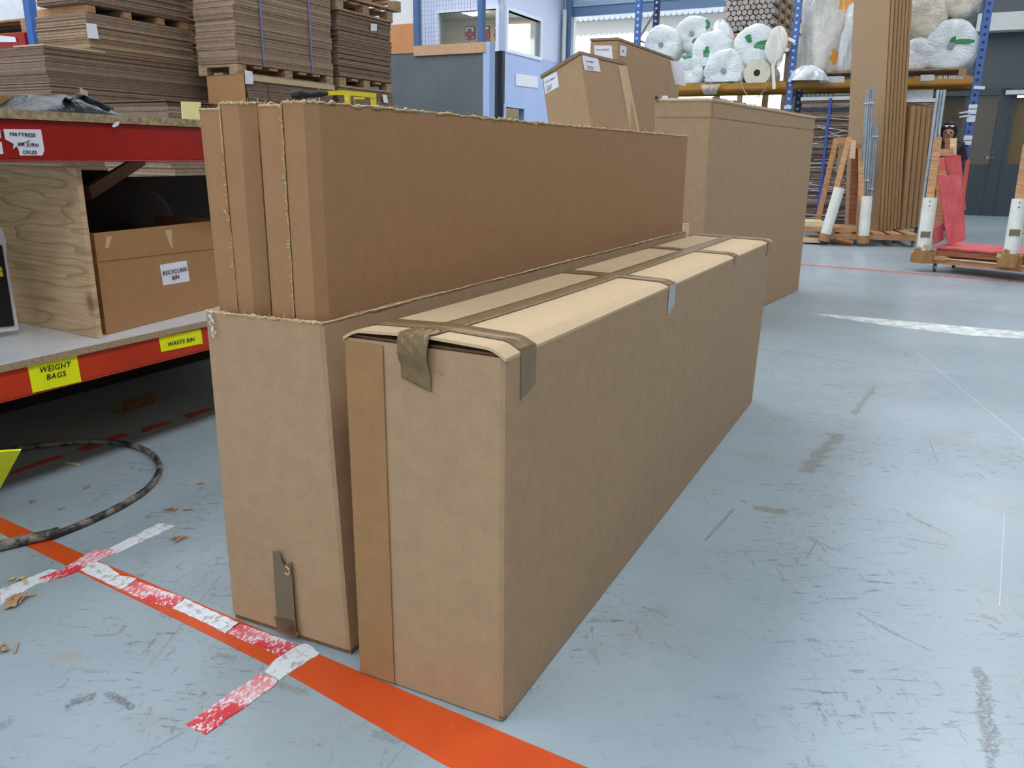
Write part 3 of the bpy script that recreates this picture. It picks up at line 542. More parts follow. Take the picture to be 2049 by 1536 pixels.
# torn rim fuzz
def fuzz(P, Q, n, s, mt='torn', parent=None, nm='torn_rim', base=.0016):
    m = MB(); P, Q = np.array(P), np.array(Q); d = Q-P; pts = []
    for k in range(n+1): pts.append(P+d*k/n+Z*(rng.normal()*s*.25)+fn*rng.normal()*s*.2)
    m.tube(pts, [base+abs(rng.normal())*s*.35 for _ in pts], 5)
    for k in range(n//2):
        p = P+d*rng.random(); q = p+Z*abs(rng.normal())*s*1.5+nrm(d)*rng.normal()*s+fn*rng.normal()*s; m.tube([p, (p+q)/2+fn*rng.normal()*s*.4, q], [s*.2, s*.2, s*.06], 4)
    return m.build(nm, M[mt], parent)
fuzz(p_nl, p_nr, 60, .004, parent=ob_); fuzz(p_nr, p_fr, 120, .003, parent=ob_)
# tall cartons: footprint polygon with a folded corner at the front right, open slit down the front
ZU = 1.195
def tall(label, pxt, pxb, ztop_l, right_end, slit_t, slit_b, slit_z, shift):
    th = thing('tall_carton', label, 'cardboard box', (0, 0, 0), 'tall cartons standing in the open carton')
    def onk(x, k): P_ = o_nl+K_*k; q = onp(x, 205, P_, K_); return A(q[0], q[1], ZU)
    T_ = [onk(pxt[0][0], .016), onk(pxt[1][0], .016), onk(pxt[2][0], .036)]; zb = .70
    Bm = [onp(x, y, T_[0], fn)*0+fl(x, y, .775) for x, y in pxb]
    
    rn_ = nrm(np.cross(o_u, Z)); off = o_nr-p_nr
    tray = lambda z: (lerp(o_nr, p_nr, z/ZO)-o_nr)@rn_                                     # right wall of the tray at height z
    T_ = [p-R_*.004 for p in T_]; 0 and print('TALL', [float((p-o_nr)@rn_) for p in T_], float(tray(ZO)), [float((p-o_nl)@K_) for p in T_], float((p_nl-o_nl)@K_))
    def inside(p, z):
        b_ = A(p[0], p[1], z); ex = (b_-o_nr)@rn_-(tray(z)-.011); b_ = b_-rn_*max(0, ex); ex = (b_-lerp(o_nl, p_nl, z/ZO))@rn_-.011; b_ = b_-rn_*min(0, ex); ex = (lerp(o_nl, p_nl, z/ZO)-b_)@K_+.011; return b_+K_*max(0, ex)
    Bf = []
    for p in T_:
        r0 = inside(p, ZO); d_ = (r0-p)/(ZU-ZO); q_ = p+d_*(ZU-.03); Bf.append(inside(q_, .03))
    if right_end is not None: right_end = right_end-R_*.016
    L_ = 2.50; e = o_u*L_
    if right_end is not None: L_ = np.linalg.norm(right_end-T_[2]); dT = (right_end-T_[2])/L_
    else: dT = o_u
    ringT = [T_[0], T_[1], T_[2], T_[2]+dT*L_, T_[0]+dT*L_]; ringB = [Bf[0], Bf[1], Bf[2], Bf[2]+o_u*2.49, Bf[0]+o_u*2.49]
    loc = vq(sum(ringB)/5, min(p[2] for p in ringB)); th.location = loc; th['_o'] = tuple(map(float, loc))
    m = MB(); t_ = .005; n = 5
    cT, cB = sum(ringT)/5, sum(ringB)/5
    def jagged(a, b, A_, B_, inw):
        N = 50; o_, i_ = [], []
        for i in range(N+1):
            s = i/N; j = Z*(rng.normal()*.0014+.0015*math.sin(s*31)); o_ += [lerp(A_, B_, s), lerp(a, b, s)+j]
        i_ = [p+inw*t_ for p in o_]; k = len(o_); fs = []
        for i in range(N): q = (2*i, 2*i+2, 2*i+3, 2*i+1); fs += [q, tuple(k+x for x in q[::-1]), (2*i+1, 2*i+3, k+2*i+3, k+2*i+1)]
        fs += [(0, 1, k+1, k), (2*N, k+2*N, k+2*N+1, 2*N+1)]
        m.add(o_+i_, fs)
    ts = (tpx(T_[0], T_[1]-T_[0], slit_t)); bsl = ts+.0
    sT, sB = lerp(T_[0], T_[1], ts), lerp(Bf[0], Bf[1], bsl)
    gap = nrm(T_[1]-T_[0])*.0015
    fnn = -nrm(np.cross(T_[1]-T_[0], Z)); fnn = fnn if fnn@o_u > 0 else -fnn
    jagged(T_[0]-Z*ztop_l, sT-Z*ztop_l-gap, Bf[0], sB-gap, fnn); jagged(sT+gap, T_[1], sB+gap, Bf[1], fnn)
    cn = nrm(np.cross(T_[2]-T_[1], Z)); cn = cn if cn@o_u > 0 else -cn
    jagged(T_[1], T_[2], Bf[1], Bf[2], cn); rn = nrm(np.cross(dT, Z)); rn = rn if rn@(T_[0]-T_[2]) > 0 else -rn
    jagged(T_[2], ringT[3], Bf[2], ringB[3], rn); jagged(ringT[3], ringT[4], ringB[3], ringB[4], -o_u); jagged(ringT[4], T_[0]-Z*ztop_l, ringB[4], Bf[0], -rn)
    m.build('body', M['kraft_inner'], th)
    m = MB(); m.slab([sT+fnn*.012-gap*4-Z*.01, sT+fnn*.012+gap*4-Z*.01, sB+fnn*.012+gap*4, sB+fnn*.012-gap*4], .004); m.build('inner_liner', M['kraft_dark'], th)
    # torn perforation beads down the slit
    m = MB()
    for k in range(34 if shift else 16):
        s = rng.random()*.36*(1.0); p = lerp(sT, sB, s)-fnn*.002; q = p+nrm(T_[0]-T_[1])*.008*rng.random()+Z*rng.normal()*.003-fnn*.003; m.tube([p, (p+q)/2+Z*.002, q], [.0014, .0016, .0006], 5)
    if shift: m.tube([lerp(sT, sB, s)-fnn*.001-gap*1.2+gap*rng.normal()*.5 for s in np.linspace(0, .37, 60)], .0011, 5)
    else: m.tube([lerp(sT, sB, s)-fnn*.001-gap for s in np.linspace(0, .085, 12)], .0016, 5); m.tube([lerp(sT, sB, s)-fnn*.001+gap*rng.normal()*.4 for s in np.linspace(.22, .37, 30)], .0006, 5)
    if not shift: p = lerp(sT, sB, .19)-fnn*.002; m.tube([p+nrm(T_[0]-T_[1])*.016+Z*.006, p+nrm(T_[0]-T_[1])*.008+Z*.010-fnn*.005, p+nrm(T_[0]-T_[1])*.002+Z*.004-fnn*.006, p+Z*-.008], .0016, 6)
    m.build('torn_perforation', M['torn'], th)
    fuzz(sT, T_[1], 26, .003, parent=th); fuzz(T_[1], T_[2], 10, .004, parent=th); fuzz(T_[0]-Z*ztop_l, sT-Z*ztop_l, 22, .002, parent=th)
    fuzz(T_[2], ringT[3], 190, .005, parent=th, base=.0012)
    return th, ringT
th1, _ = tall('tall open carton with a slit front, left one of the pair', [(400, 209), (480, 205), (516, 208)], [(429, 612), (507, 622), (541, 628)], .011, None, 440, 474, .3, 0)
th2, rT = tall('tall open carton with a torn slit and long side, right one of the pair', [(519, 205), (610, 198), (641, 204)], [(545, 628), (625, 640), (652, 646)], .006, fl(1383, 273, ZU), 564, 586, 1, 1)
# small wooden offcut standing behind
m = MB(); p = at(1367, 470, 4.25); m.obox(A(p[0], p[1], 0), A(.028, 0, 0), A(0, .02, 0), Z*(at(1367, 447, 4.25)[2])); o = m.build('timber_offcut', M['pine_pale']); tag(o, 'pale narrow timber offcut standing between the far ends of cartons', 'timber')
# --- large carton behind on the right
ZC = 1.447
c_n, c_fr = fl(1425, 195, ZC), fl(1632, 233, ZC); c_nl = fl(1311, 196, ZC); c_fl = c_nl+(c_fr-c_n)
bfr = fl(1598, 580); dir3 = nrm(A(*(c_fr-c_n)[:2], 0)); cb_n = bfr-dir3*np.linalg.norm(c_fr-c_n)*1.0
cb_n = A(c_n[0], c_n[1], 0)*.0+bfr-(c_fr-c_n)*A(1, 1, 0)*.985; cb_nl = cb_n+(c_nl-c_n)*A(1, 1, 0); cb_fl = cb_nl+(bfr-cb_n)
bc = thing('large_carton', 'large brown carton with rough folded top edge, behind and right', 'cardboard box', vq((cb_n+cb_fl)/2, 0))
carton_walls([p+Z*.003 for p in (cb_n, bfr, cb_fl, cb_nl)], [p-Z*.02 for p in (c_n, c_fr, c_fl, c_nl)], .008).build('body', M['kraft'], bc)
m = MB(); e_ = .012
for a, b in ((c_n, c_fr), (c_n, c_nl), (c_fl, c_fr), (c_nl, c_fl)): m.tube([lerp(a, b, s)-Z*(.012+abs(rng.normal())*.001) for s in np.linspace(0.01, .99, 24)], .011, 8)
m.prism([p-Z*.022 for p in (c_n, c_nl, c_fl, c_fr)], [p-Z*.008 for p in (c_n, c_nl, c_fl, c_fr)]); m.build('top_flap', M['kraft_pale'], bc)
n3 = nrm(np.cross(c_fr-c_n, Z)); n3 = n3 if n3@(c_n-EYE) < 0 else -n3; n3b = nrm(np.cross(c_nl-c_n, Z)); n3b = n3b if n3b@(c_n-EYE) < 0 else -n3b
for a, b, nn in ((c_n, c_fr, n3), (c_n, c_nl, n3b)):
    m = MB(); m.slab([lerp(a, b, .01)-Z*.11+nn*.004, lerp(a, b, .99)-Z*.11+nn*.004, lerp(a, b, .99)-Z*.02+nn*.004, lerp(a, b, .01)-Z*.02+nn*.004], .0025); m.build('folded_collar', M['kraft'], bc)
p = lerp(c_nl, c_n, .03); m = MB(); m.tube([p+n3b*.02, p-n3b*.18], .018, 12); m.build('rolled_corner', M['edge'], bc)
m = MB(); m.tube([p+n3b*.0215, p+n3b*.018], .009, 10); m.build('tube_hole', M['black'], bc)
m = MB(); m.slab([lerp(c_nl, c_n, .13)+n3b*.006-Z*.02, lerp(c_nl, c_n, .22)+n3b*.006-Z*.02, lerp(c_nl, c_n, .22)+n3b*.006+Z*.012, lerp(c_nl, c_n, .13)+n3b*.006+Z*.012], .02); m.build('torn_patch', M['white_paper'], bc)
fuzz(c_n, c_fr, 60, .006, 'edge', parent=bc)
# --- two upright labelled cartons further back
def upright(label, top, bot, labels, lid=.03, kind=0):
    th = thing('labelled_carton', label, 'cardboard box', vq(sum(bot)/len(bot), 0))
    carton = MB(); k = len(top); carton.prism(bot, [p-Z*.004 for p in top]); carton.build('body', M['kraft'], th, bevel=.006)
    return th
P_ = at(1160, 106, 6.3); A_ = at(1084, 153, 6.52); B_ = at(1251, 128, 6.75); Q_ = A_+(B_-P_)
def down(x, y, slope, Y):
    """floor point where a leaning edge through (x,y) with slope dx/dy lands, near distance Y"""
    yy = y
    for yy in np.arange(y, 1500, 1.0):
        p = fl(x+slope*(yy-y), yy) if proj([0, 1e5, CH])[1]+3 < yy else None
        if p is not None and 0 < p[1] <= Y: return p
    return p
Pb, Ab, Bb = down(1160, 106, .163, 5.95), down(1084, 153, .139, 6.2), down(1251, 128, .185, 6.4); Qb = Ab+(Bb-Pb)
t4 = upright('brown carton with two white labels leaning back, behind the tall cartons', [P_, B_, Q_, A_], [Pb, Bb, Qb, Ab], None)
def facen(a, b, c): n = nrm(np.cross(b-a, c-a)); return n if n@(a-EYE) < 0 else -n
nl4, nr4 = facen(P_, A_, Pb), facen(P_, B_, Pb)
# lid with overhanging rim
m = MB(); up4 = nrm(P_-Pb); lidp = [P_, B_, Q_, A_]; cc = sum(lidp)/4; ex = [p+nrm(p-cc)*.012 for p in lidp]
m.prism([p-up4*.012 for p in ex], [p+up4*.012 for p in ex]); m.build('lid', M['edge'], t4)
sticker('label', [(1087, 157), (1114, 143), (1118, 173), (1091, 188)], P_, nl4, M['white_paper'], t4, .003)
sticker('label', [(1164, 109), (1196, 113), (1202, 144), (1170, 140)], P_, nr4, M['white_paper'], t4, .003)
write('lettering', 'Farley 508LH', (1100, 160), (1110, 155), P_, nl4, 3.2, M['ink'], t4, off=.006)
for k in range(4): sticker('faint_print', [(1093+k*.3, 173.5+k*2.6), (1105-k+k*.3, 167.5+k*2.6+k*.5), (1105-k+k*.3, 168.4+k*2.6+k*.5), (1093+k*.3, 174.4+k*2.6)], P_, nl4, M['ink_grey'], t4, .005, .0005)
write('lettering', 'Farley 508LH', (1180, 123), (1190, 125), P_, nr4, 3.2, M['ink'], t4, off=.006)
for k in range(3): sticker('faint_print', [(1174+k*.4, 131+k*2.6), (1189-k, 133.5+k*2.6), (1189-k, 134.4+k*2.6), (1174+k*.4, 131.9+k*2.6)], P_, nr4, M['ink_grey'], t4, .005, .0005)
m = MB(); q = [onp(x, y, P_+nr4*.004, nr4) for x, y in ((1264, 262), (1282, 262), (1256, 132), (1238, 132))]; q = [onp(x, y, P_+nr4*.005, nr4) for x, y in ((1262, 262), (1280, 262), (1254, 131), (1238, 131))]; m.slab(q, .004); m.build('glued_joint', M['kraft_pale'], t4)
ZU5 = 2.03; P5, A5, B5 = fl(1237, 80, ZU5), fl(1181, 82, ZU5), fl(1343, 118, ZU5); C5 = at(1362, 124, B5[1]+.9); C5[2] = ZU5; D5 = C5+(A5-P5); 
top5 = [P5, B5, C5, D5, A5]; bot5 = [p*A(1, 1, 0) for p in top5]
t5 = upright('taller plain-sided brown carton behind the leaning one, bright top edge', top5, bot5, None)
m = MB(); cc = sum(top5)/5; m.prism([p+nrm(p-cc)*.006 for p in top5], [p+nrm(p-cc)*.006+Z*.02 for p in top5]); m.build('lid', M['edge'], t5)
nl5, nr5, nd5 = facen(P5, A5, bot5[0]), facen(P5, B5, bot5[0]), facen(B5, C5, bot5[1])
sticker('label', [(1189, 91), (1224, 91), (1226, 118), (1190, 118)], P5, nl5, M['white_paper'], t5, .003)
sticker('label', [(1241, 90), (1254, 94), (1253, 114), (1240, 111)], P5, nr5, M['white_paper'], t5, .003)
write('lettering', 'Farley 508LH', (1205, 99), (1215, 99), P5, nl5, 3.2, M['ink'], t5, off=.006)
write('lettering', '508LH', (1247, 102), (1252, 103), P5, nr5, 3.0, M['ink'], t5, off=.006)
pp = at(1357, 121, B5[1]-.12); m = MB(); q = [at(1348, 168, B5[1]-.02)]; q = [at(x, y, B5[1]-.05) for x, y in ((1351, 168), (1373, 172), (1365, 126), (1341, 120))]; m.slab(q, .002); m.build('delivery_note', M['white_paper'], t5)
# ================================================================= floor markings (paint, tape and one painted streak of light, a millimetre proud)
def strip(name, px, mat, h=.0015, jag=0):
    q = [fl(x, y) for x, y in px]; m = MB()
    if jag:
        out = []; k = len(q)
        for i in range(k):
            a, b = q[i], q[(i+1) % k]; n_ = max(2, int(np.linalg.norm(b-a)/.012)); d = nrm(np.cross(b-a, Z))
            for j in range(n_): out.append(lerp(a, b, j/n_)+(d*rng.normal()*jag if j else 0))
        q = out
    n = len(q); q = [p*A(1, 1, 0) for p in q]
    m.add([p+Z*.0002 for p in q]+[p+Z*h for p in q], [tuple(range(n-1, -1, -1)), tuple(range(n, 2*n))]+[(i, (i+1) % n, n+(i+1) % n, n+i) for i in range(n)]); return m.build(name, mat)
o = strip('floor_line', [(0, 1035), (210, 1128), (400, 1208), (640, 1310), (900, 1421), (1175, 1536), (1260, 1575), (1010, 1592), (880, 1525), (588, 1356), (400, 1262), (200, 1165), (0, 1066)], M['orange_line'], .0012)
tag(o, 'wide orange painted line running across the floor before the cartons', 'floor line')
def ftape(px, mat, lab, h=.0022, jag=.0012): return tag(strip('floor_tape', px, mat, h, jag), lab, 'tape', 'worn marking tape pieces on the floor')
ftape([(0, 1180), (98, 1140), (150, 1146), (72, 1170), (0, 1212)], M['tape_white'], 'white tape strip at the left edge crossing towards the orange line')
ftape([(77, 1158), (122, 1141), (190, 1101), (222, 1100), (234, 1105), (150, 1146), (99, 1164)], M['tape_red'], 'red-scrubbed tape crossing the orange line at its left end', .0028)
ftape([(213, 1101), (318, 1048), (350, 1053), (234, 1108)], M['tape_white'], 'white tape strip beyond the orange line, towards the shelf')
ftape([(153, 1138), (190, 1122), (215, 1132), (240, 1152), (274, 1158), (245, 1181)], M['tape_white'], 'torn white tape lying along the orange line, leftmost piece')
ftape([(243, 1180), (272, 1163), (368, 1196), (345, 1218), (300, 1205)], M['tape_red'], 'red-scrubbed tape along the orange line, further from the cartons')
ftape([(345, 1218), (370, 1198), (480, 1248), (452, 1268), (400, 1242)], M['tape_white'], 'white tape along the orange line with grey scuffs, middle piece')
ftape([(452, 1266), (478, 1247), (595, 1290), (562, 1315)], M['tape_red'], 'red-scrubbed tape beside the open carton front')
ftape([(555, 1318), (598, 1292), (612, 1289), (640, 1308), (560, 1362), (530, 1345)], M['tape_white'], 'clean white tape cutting across the orange line at the carton corner', .003)
ftape([(372, 1450), (520, 1347), (556, 1360), (545, 1376), (412, 1470)], M['tape_red'], 'long red-scrubbed tape strip pointing towards the viewer')
for k, (px, lab) in enumerate((([(20, 944), (115, 910), (130, 914), (22, 950)], 'leftmost, behind the yellow card'), ([(152, 897), (245, 866), (262, 870), (165, 905)], 'crossed by the black hose'), ([(282, 857), (335, 842), (345, 847), (283, 866)], 'between the hose and the open carton'), ([(365, 830), (418, 816), (428, 819), (378, 838)], 'nearest the open carton'))):
    tag(strip('floor_dash', px, M['dash_red'], .0013, .002), 'faded red painted floor dash, '+lab, 'floor marking', 'red dashes on the floor by the shelf')
tag(strip('floor_line', [(1600, 527), (2049, 563), (2049, 567), (1600, 530)], M['thin_red'], .0012, 0), 'thin faded red line on the floor before the red panel trolley', 'floor line')
tag(strip('floor_streak', [(1618, 627), (1700, 632), (1850, 646), (2049, 664), (2049, 677), (1950, 672), (1800, 655)], M['light_streak'], .0012, .004), 'painted pale streak of light across the floor at right', 'floor marking')
# ================================================================= left shelf rack
S0 = fl(0, 728, .48); SF = nrm(fl(410, 640, .48)-S0); SN = A(SF[1], -SF[0], 0); SB = -SN                # SF along the front, SB towards the back
def sp(px, y=600): return onp(px, y, S0, SN)
def sfb(m, a0, a1, b0, b1, z0, z1): return m.obox(A(S0[0], S0[1], 0)+SF*a0+SB*b0+Z*z0, SF*(a1-a0), SB*(b1-b0), Z*(z1-z0))
rk = thing('storage_rack', 'low red and orange beam rack with chipboard shelves at the left', 'rack', vq(S0, 0))
for z0, z1, mt, nm in ((1.072, 1.186, 'red_beam', 'upper_beam'), (.366, .455, 'orange_beam', 'lower_beam')):
    m = MB(); sfb(m, -1.3, 2.2, 0, .05, z0, z1); sfb(m, -1.3, 2.2, .001, .012, z0-.006, z0); m.build(nm, M[mt], rk, bevel=.004)
    m = MB(); sfb(m, -1.3, 2.2, .95, 1.0, z0, z1); m.build(nm, M[mt], rk)
m = MB(); sfb(m, -1.3, 2.2, -.01, 1.02, 1.186, 1.212); m.build('upper_shelf', M['old_board'], rk)
m = MB(); m.mi = 0; sfb(m, -1.3, 2.2, -.01, 1.02, .456, .478); m.mi = 1; sfb(m, -1.3, 2.2, -.008, 1.02, .478, .4805); m.build('lower_shelf', [M['chip'], M['laminate']], rk)
for a in (-1.38, 2.2):
    for b in (0, .93): m = MB(); sfb(m, a, a+.08, b, b+.07, 0, 1.18); m.build('upright', M['rack_blue'], rk)
pS = A(S0[0], S0[1], 0)
l1 = sticker('label', [(53, 721), (152, 702), (163, 763), (66, 786)], pS, SN, M['yellow_label'], rk)
write('lettering', 'WEIGHT\nBAGS', (110, 734), (130, 730), pS, SN, 11.5, M['ink'], rk, .15)
sticker('label', [(318, 675), (402, 658), (406, 687), (323, 704)], pS, SN, M['yellow_label'], rk)
write('lettering', 'WASTE BIN', (363, 683), (383, 679), pS, SN, 8.5, M['ink'], rk)
sticker('label', [(7, 258), (82, 259), (89, 300), (85, 311), (40, 311), (38, 300), (33, 292), (27, 298), (28, 288), (11, 279)], pS, SN, M['white_paper'], rk)
sticker('label', [(-20, 258), (0, 258), (2, 276), (-20, 276)], pS, SN, M['white_paper'], rk); sticker('label', [(-20, 283), (3, 284), (7, 308), (-20, 309)], pS, SN, M['white_paper'], rk)
write('lettering', 'MATTRESS', (45, 269), (65, 270), pS, SN, 7.5, M['ink'], rk, .1)
write('lettering', 'OR JURN', (56, 289), (76, 290), pS, SN, 7.0, M['ink'], rk, .1)
write('lettering', 'CKLES', (59, 304), (79, 305), pS, SN, 7.0, M['ink'], rk, .1)
m = MB(); a_, b_ = onp(36, 290, pS-SB*.003, SN), onp(60, 281, pS-SB*.003, SN); m.bar(a_, b_, .002, .001); m.build('pen_stroke', M['ink'], rk)
# plywood divider, recycling carton, leaning poster, dark clutter
py = [fl(206, 675, .4815), fl(20, 636, .4815)]; pd = nrm(py[1]-py[0]); py[1] = py[0]+pd*.78
m = MB(); pn = nrm(np.cross(pd, Z)); pn = pn if pn@SF > 0 else -pn; zt = at(158, 326, py[0][1])[2]; tl = nrm(at(158, 326, py[0][1])-py[0])
m.obox(py[0]-pn*.018, pn*.018, pd*.78, Z*.565); o = m.build('plywood_divider', M['plywood'], bevel=.001); tag(o, 'knotty plywood panel standing between the shelves at left', 'panel')
m = MB()
cbF = [fl(208, 671, .4815), fl(440, 612, .4815)]; rd_ = nrm(cbF[1]-cbF[0]); rb = A(-rd_[1], rd_[0], 0); rz = onp(185, 467, cbF[0], rb)[2]
rc = thing('recycling_carton', 'worn brown carton bin on the lower shelf with a paper note', 'cardboard box', tuple((cbF[0]+cbF[1])/2))
o0 = cbF[0]+rd_*.012; rbn = rb; rb = pd
for a, b, c, d in ((0, .66, 0, .006), (0, .66, .44, .446), (0, .006, .006, .44), (.654, .66, .006, .44)): m.obox(o0+rd_*a+rb*c, rd_*(b-a), rb*(d-c), Z*(rz-.4815-(.17 if c > .4 else .0)))
m.obox(o0+rd_*.006+rb*.006, rd_*.648, rb*.434, Z*.006); m.build('body', M['kraft_warm'], rc); rb = rbn
sticker('note', [(320, 530), (373, 521), (380, 562), (327, 571)], o0, rb, M['white_paper'], rc, .001)
write('lettering', 'RECYCLING\nBIN', (350, 542), (360, 540), o0, rb, 8.5, M['ink'], rc, .1, off=.003)
sticker('crease', [(190, 524), (430, 497), (430, 499), (190, 526)], o0, rb, M['kraft_dark'], rc, .0006, .0005)
sticker('tape_scrap', [(213, 473), (224, 472), (218, 496), (210, 496)], o0, rb, M['kraft_pale'], rc, .0008, .0006); sticker('tape_scrap', [(330, 461), (343, 459), (346, 498), (340, 490)], o0, rb, M['kraft_pale'], rc, .0008, .0006)
m = MB(); q = [onp(x, y, S0+SB*.34, SN) for x, y in ((-60, 672), (38, 660), (14, 520), (12, 482), (4, 455), (-60, 450))]; m.poly(q, .008); ps = m.build('leaning_poster', M['white_paper']); tag(ps, 'black poster with white border at the left edge of lower shelf', 'poster')
m = MB(); q = [onp(x, y, S0+SB*.335, SN) for x, y in ((-60, 660), (29, 652), (5, 495), (3, 490), (-60, 490))]; m.poly(q, .003); m.build('print', M['black'], ps)
m = MB()
for k in range(2): q = [onp(x, y, S0+SB*.331, SN) for x, y in ((-20, 535+k*10), (3+k*2, 534+k*10), (5+k*2, 543+k*10), (-20, 544+k*10))]; m.poly(q, .002)
m.build('yellow_lettering', M['rack_yellow2'], ps)
# dark bag and slats of card inside the shelf bay
m = MB(); c = onp(330, 420, S0+SB*.75, SN); bl = SF*.45
def blob(cx, a, b, h, n1_=24, n2_=16, j=.08, pw=1.0, ax=None, ay=None):
    ax = SF if ax is None else ax; ay = SB if ay is None else ay; ph = rng.random(6)*6
    def f(i, k):
        th, f_ = i*2*math.pi, k*math.pi/2; r = math.cos(f_)**pw; w_ = 1+j*math.sin(3*th+ph[0]+4*k)+j*.7*math.sin(5*th+ph[1])*math.cos(6*k+ph[2])+j*.5*math.sin(11*th+ph[3])*math.sin(9*k+ph[4])
        return cx+ax*a*r*math.cos(th)*w_+ay*b*r*math.sin(th)*w_+Z*h*math.sin(f_)*(1+j*.6*math.sin(4*th+ph[5]))
    m = MB(); m.grid(f, n1_, n2_); return m
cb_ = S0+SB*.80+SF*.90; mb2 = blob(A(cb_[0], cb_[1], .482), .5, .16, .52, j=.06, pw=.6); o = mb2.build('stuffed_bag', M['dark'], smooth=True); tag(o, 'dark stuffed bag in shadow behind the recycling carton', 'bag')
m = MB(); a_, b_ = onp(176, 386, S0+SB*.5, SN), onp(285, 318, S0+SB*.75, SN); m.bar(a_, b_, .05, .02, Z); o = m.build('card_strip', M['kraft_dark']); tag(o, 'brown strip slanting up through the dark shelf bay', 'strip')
m = MB(); sfb(m, -1.2, 2.1, 1.03, 1.05, 0.0, .98); o = m.build('light_block_board', M['dark']); tag(o, 'dark board added behind the lower shelf to block light', 'panel')  # board added to keep light out from behind the shelf
# upper shelf: black plastic, cream sheet, scraps
def onshelf(px, y, b): p = onp(px, y, S0+SB*b, SN); return p
q = onshelf(150, 225, .25); m = MB(); ph = rng.random(8)*6; a0, a1 = onshelf(45, 219, .2), onshelf(275, 228, .2); La = np.linalg.norm(a1-a0)
def bagf(i, j):
    x = i; prof = {0: 0}; xs = [0, .12, .3, .45, .55, .68, .8, .9, 1]; hs = [.0, .018, .042, .045, .052, .036, .03, .016, .0]
    h = np.interp(x, xs, hs); th = j*math.pi; wv = 1+.10*math.sin(7*x*3.1+j*5+ph[0])+.08*math.sin(17*x+j*9+ph[1])
    return A(*(a0+(a1-a0)*x)[:2], 1.2125)+SB*(.16-.15*math.cos(th)*(1+.1*math.sin(9*x)))+Z*(h*1.45*math.sin(th)*wv)
m.grid(bagf, 60, 16); o = m.build('plastic_bag', M['black_bag'], smooth=True); tag(o, 'crumpled black plastic bag lying flat on the upper shelf', 'bag')
m = MB(); a_, b_, c_ = onshelf(128, 196, .26), onshelf(160, 186, .24), onshelf(222, 214, .12)
m.grid(lambda i, j: lerp(lerp(a_, b_, min(i*2.5, 1)), c_, max(0, (i-.4)/.6))+SB*(.05*(j-.5)*(1-i*.4))+Z*(-.025*abs(j-.4)+.003*math.sin(i*19+j*6)), 20, 8); m.build('folded_flap', M['black_bag'], o, solid=.002, smooth=True)
m = MB(); q = [onshelf(x, y, .22) for x, y in ((366, 241), (402, 243), (402, 204), (363, 203))]; q = [A(p[0], p[1], max(p[2], 1.2125)) for p in q]; m.slab(q, .004); o = m.build('cream_sheet', M['cream_paper']); tag(o, 'pale yellow card standing on the upper shelf beside the tall carton', 'card')
for k, (x, y, lab) in enumerate(((168, 195, 'standing torn kraft scrap behind the black plastic bag'),)):
    m = MB(); p = onshelf(x-3, 205, .42); m.poly([A(p[0], p[1], 1.2125), A(p[0], p[1], 1.2125)+SF*.015, onshelf(176, 183, .42), onshelf(168, 179, .42), onshelf(159, 174, .42)], .001); o = m.build('card_scrap', M['kraft_pale']); tag(o, lab, 'scrap')
for k in range(3):
    m = MB(); z0 = 1.2125; p, q_ = onshelf(-60, 215, .45+k*.012), onshelf(30+k*6, 215, .45+k*.012); m.obox(A(p[0], p[1], z0), A(*(q_-p)[:2], 0), SB*.004, Z*(.065-.012*k)); o = m.build('card_sheet', M['kraft_warm'])
    tag(o, ['brown card standing at left end of upper shelf, front one', 'brown card standing at left end of upper shelf, middle one', 'brown card standing at left end of upper shelf, back one'][k], 'card', 'cards standing on the upper shelf')
m = MB(); m.poly([onp(x, y, S0-SB*.012, SN) for x, y in ((224, 252), (232, 243), (240, 243), (237, 251), (228, 255))], .001); o = m.build('paper_scrap', M['white_paper']); tag(o, 'small white paper scrap hanging on the red beam edge', 'scrap')
# ================================================================= hose, yellow card, floor litter
hp_ = [(-60, 1112), (0, 1094), (60, 1080), (118, 1066), (200, 1032), (260, 1001), (300, 972), (318, 944), (318, 926), (300, 905), (262, 890), (215, 884), (160, 884), (110, 888), (55, 894), (0, 903), (-60, 915)]
m = MB(); P = [fl(x, y, .012) for x, y in hp_]; PP = []
for i in range(len(P)-1):
    p0, p1, p2, p3 = P[max(i-1, 0)], P[i], P[i+1], P[min(i+2, len(P)-1)]
    for k in range(6): s_ = k/6; PP.append(.5*((2*p1)+(p2-p0)*s_+(2*p0-5*p1+4*p2-p3)*s_**2+(3*p1-p0-3*p2+p3)*s_**3))
hs = m.tube(PP, .0105, 12).build('hose', M['rubber'], smooth=True); tag(hs, 'dusty black rubber hose curving over the floor at left', 'hose')
m = MB(); m.tube([p+Z*.004 for p in PP[:19]], .0155, 12); m.build('sleeve', M['rubber'], hs, smooth=True)
yc = thing('yellow_card', 'yellow card sign poking in at the left edge above the hose', 'sign', tuple(fl(-20, 1005)))
m = MB(); TR, BR = at(42, 901, 2.16), fl(-14, 1003, .002); TL, BL = TR+A(-.28, -.10, .012), BR+A(-.25, -.08, 0); m.slab([BL, BR, TR, TL], .005); m.build('card', M['yellow_label'], yc)
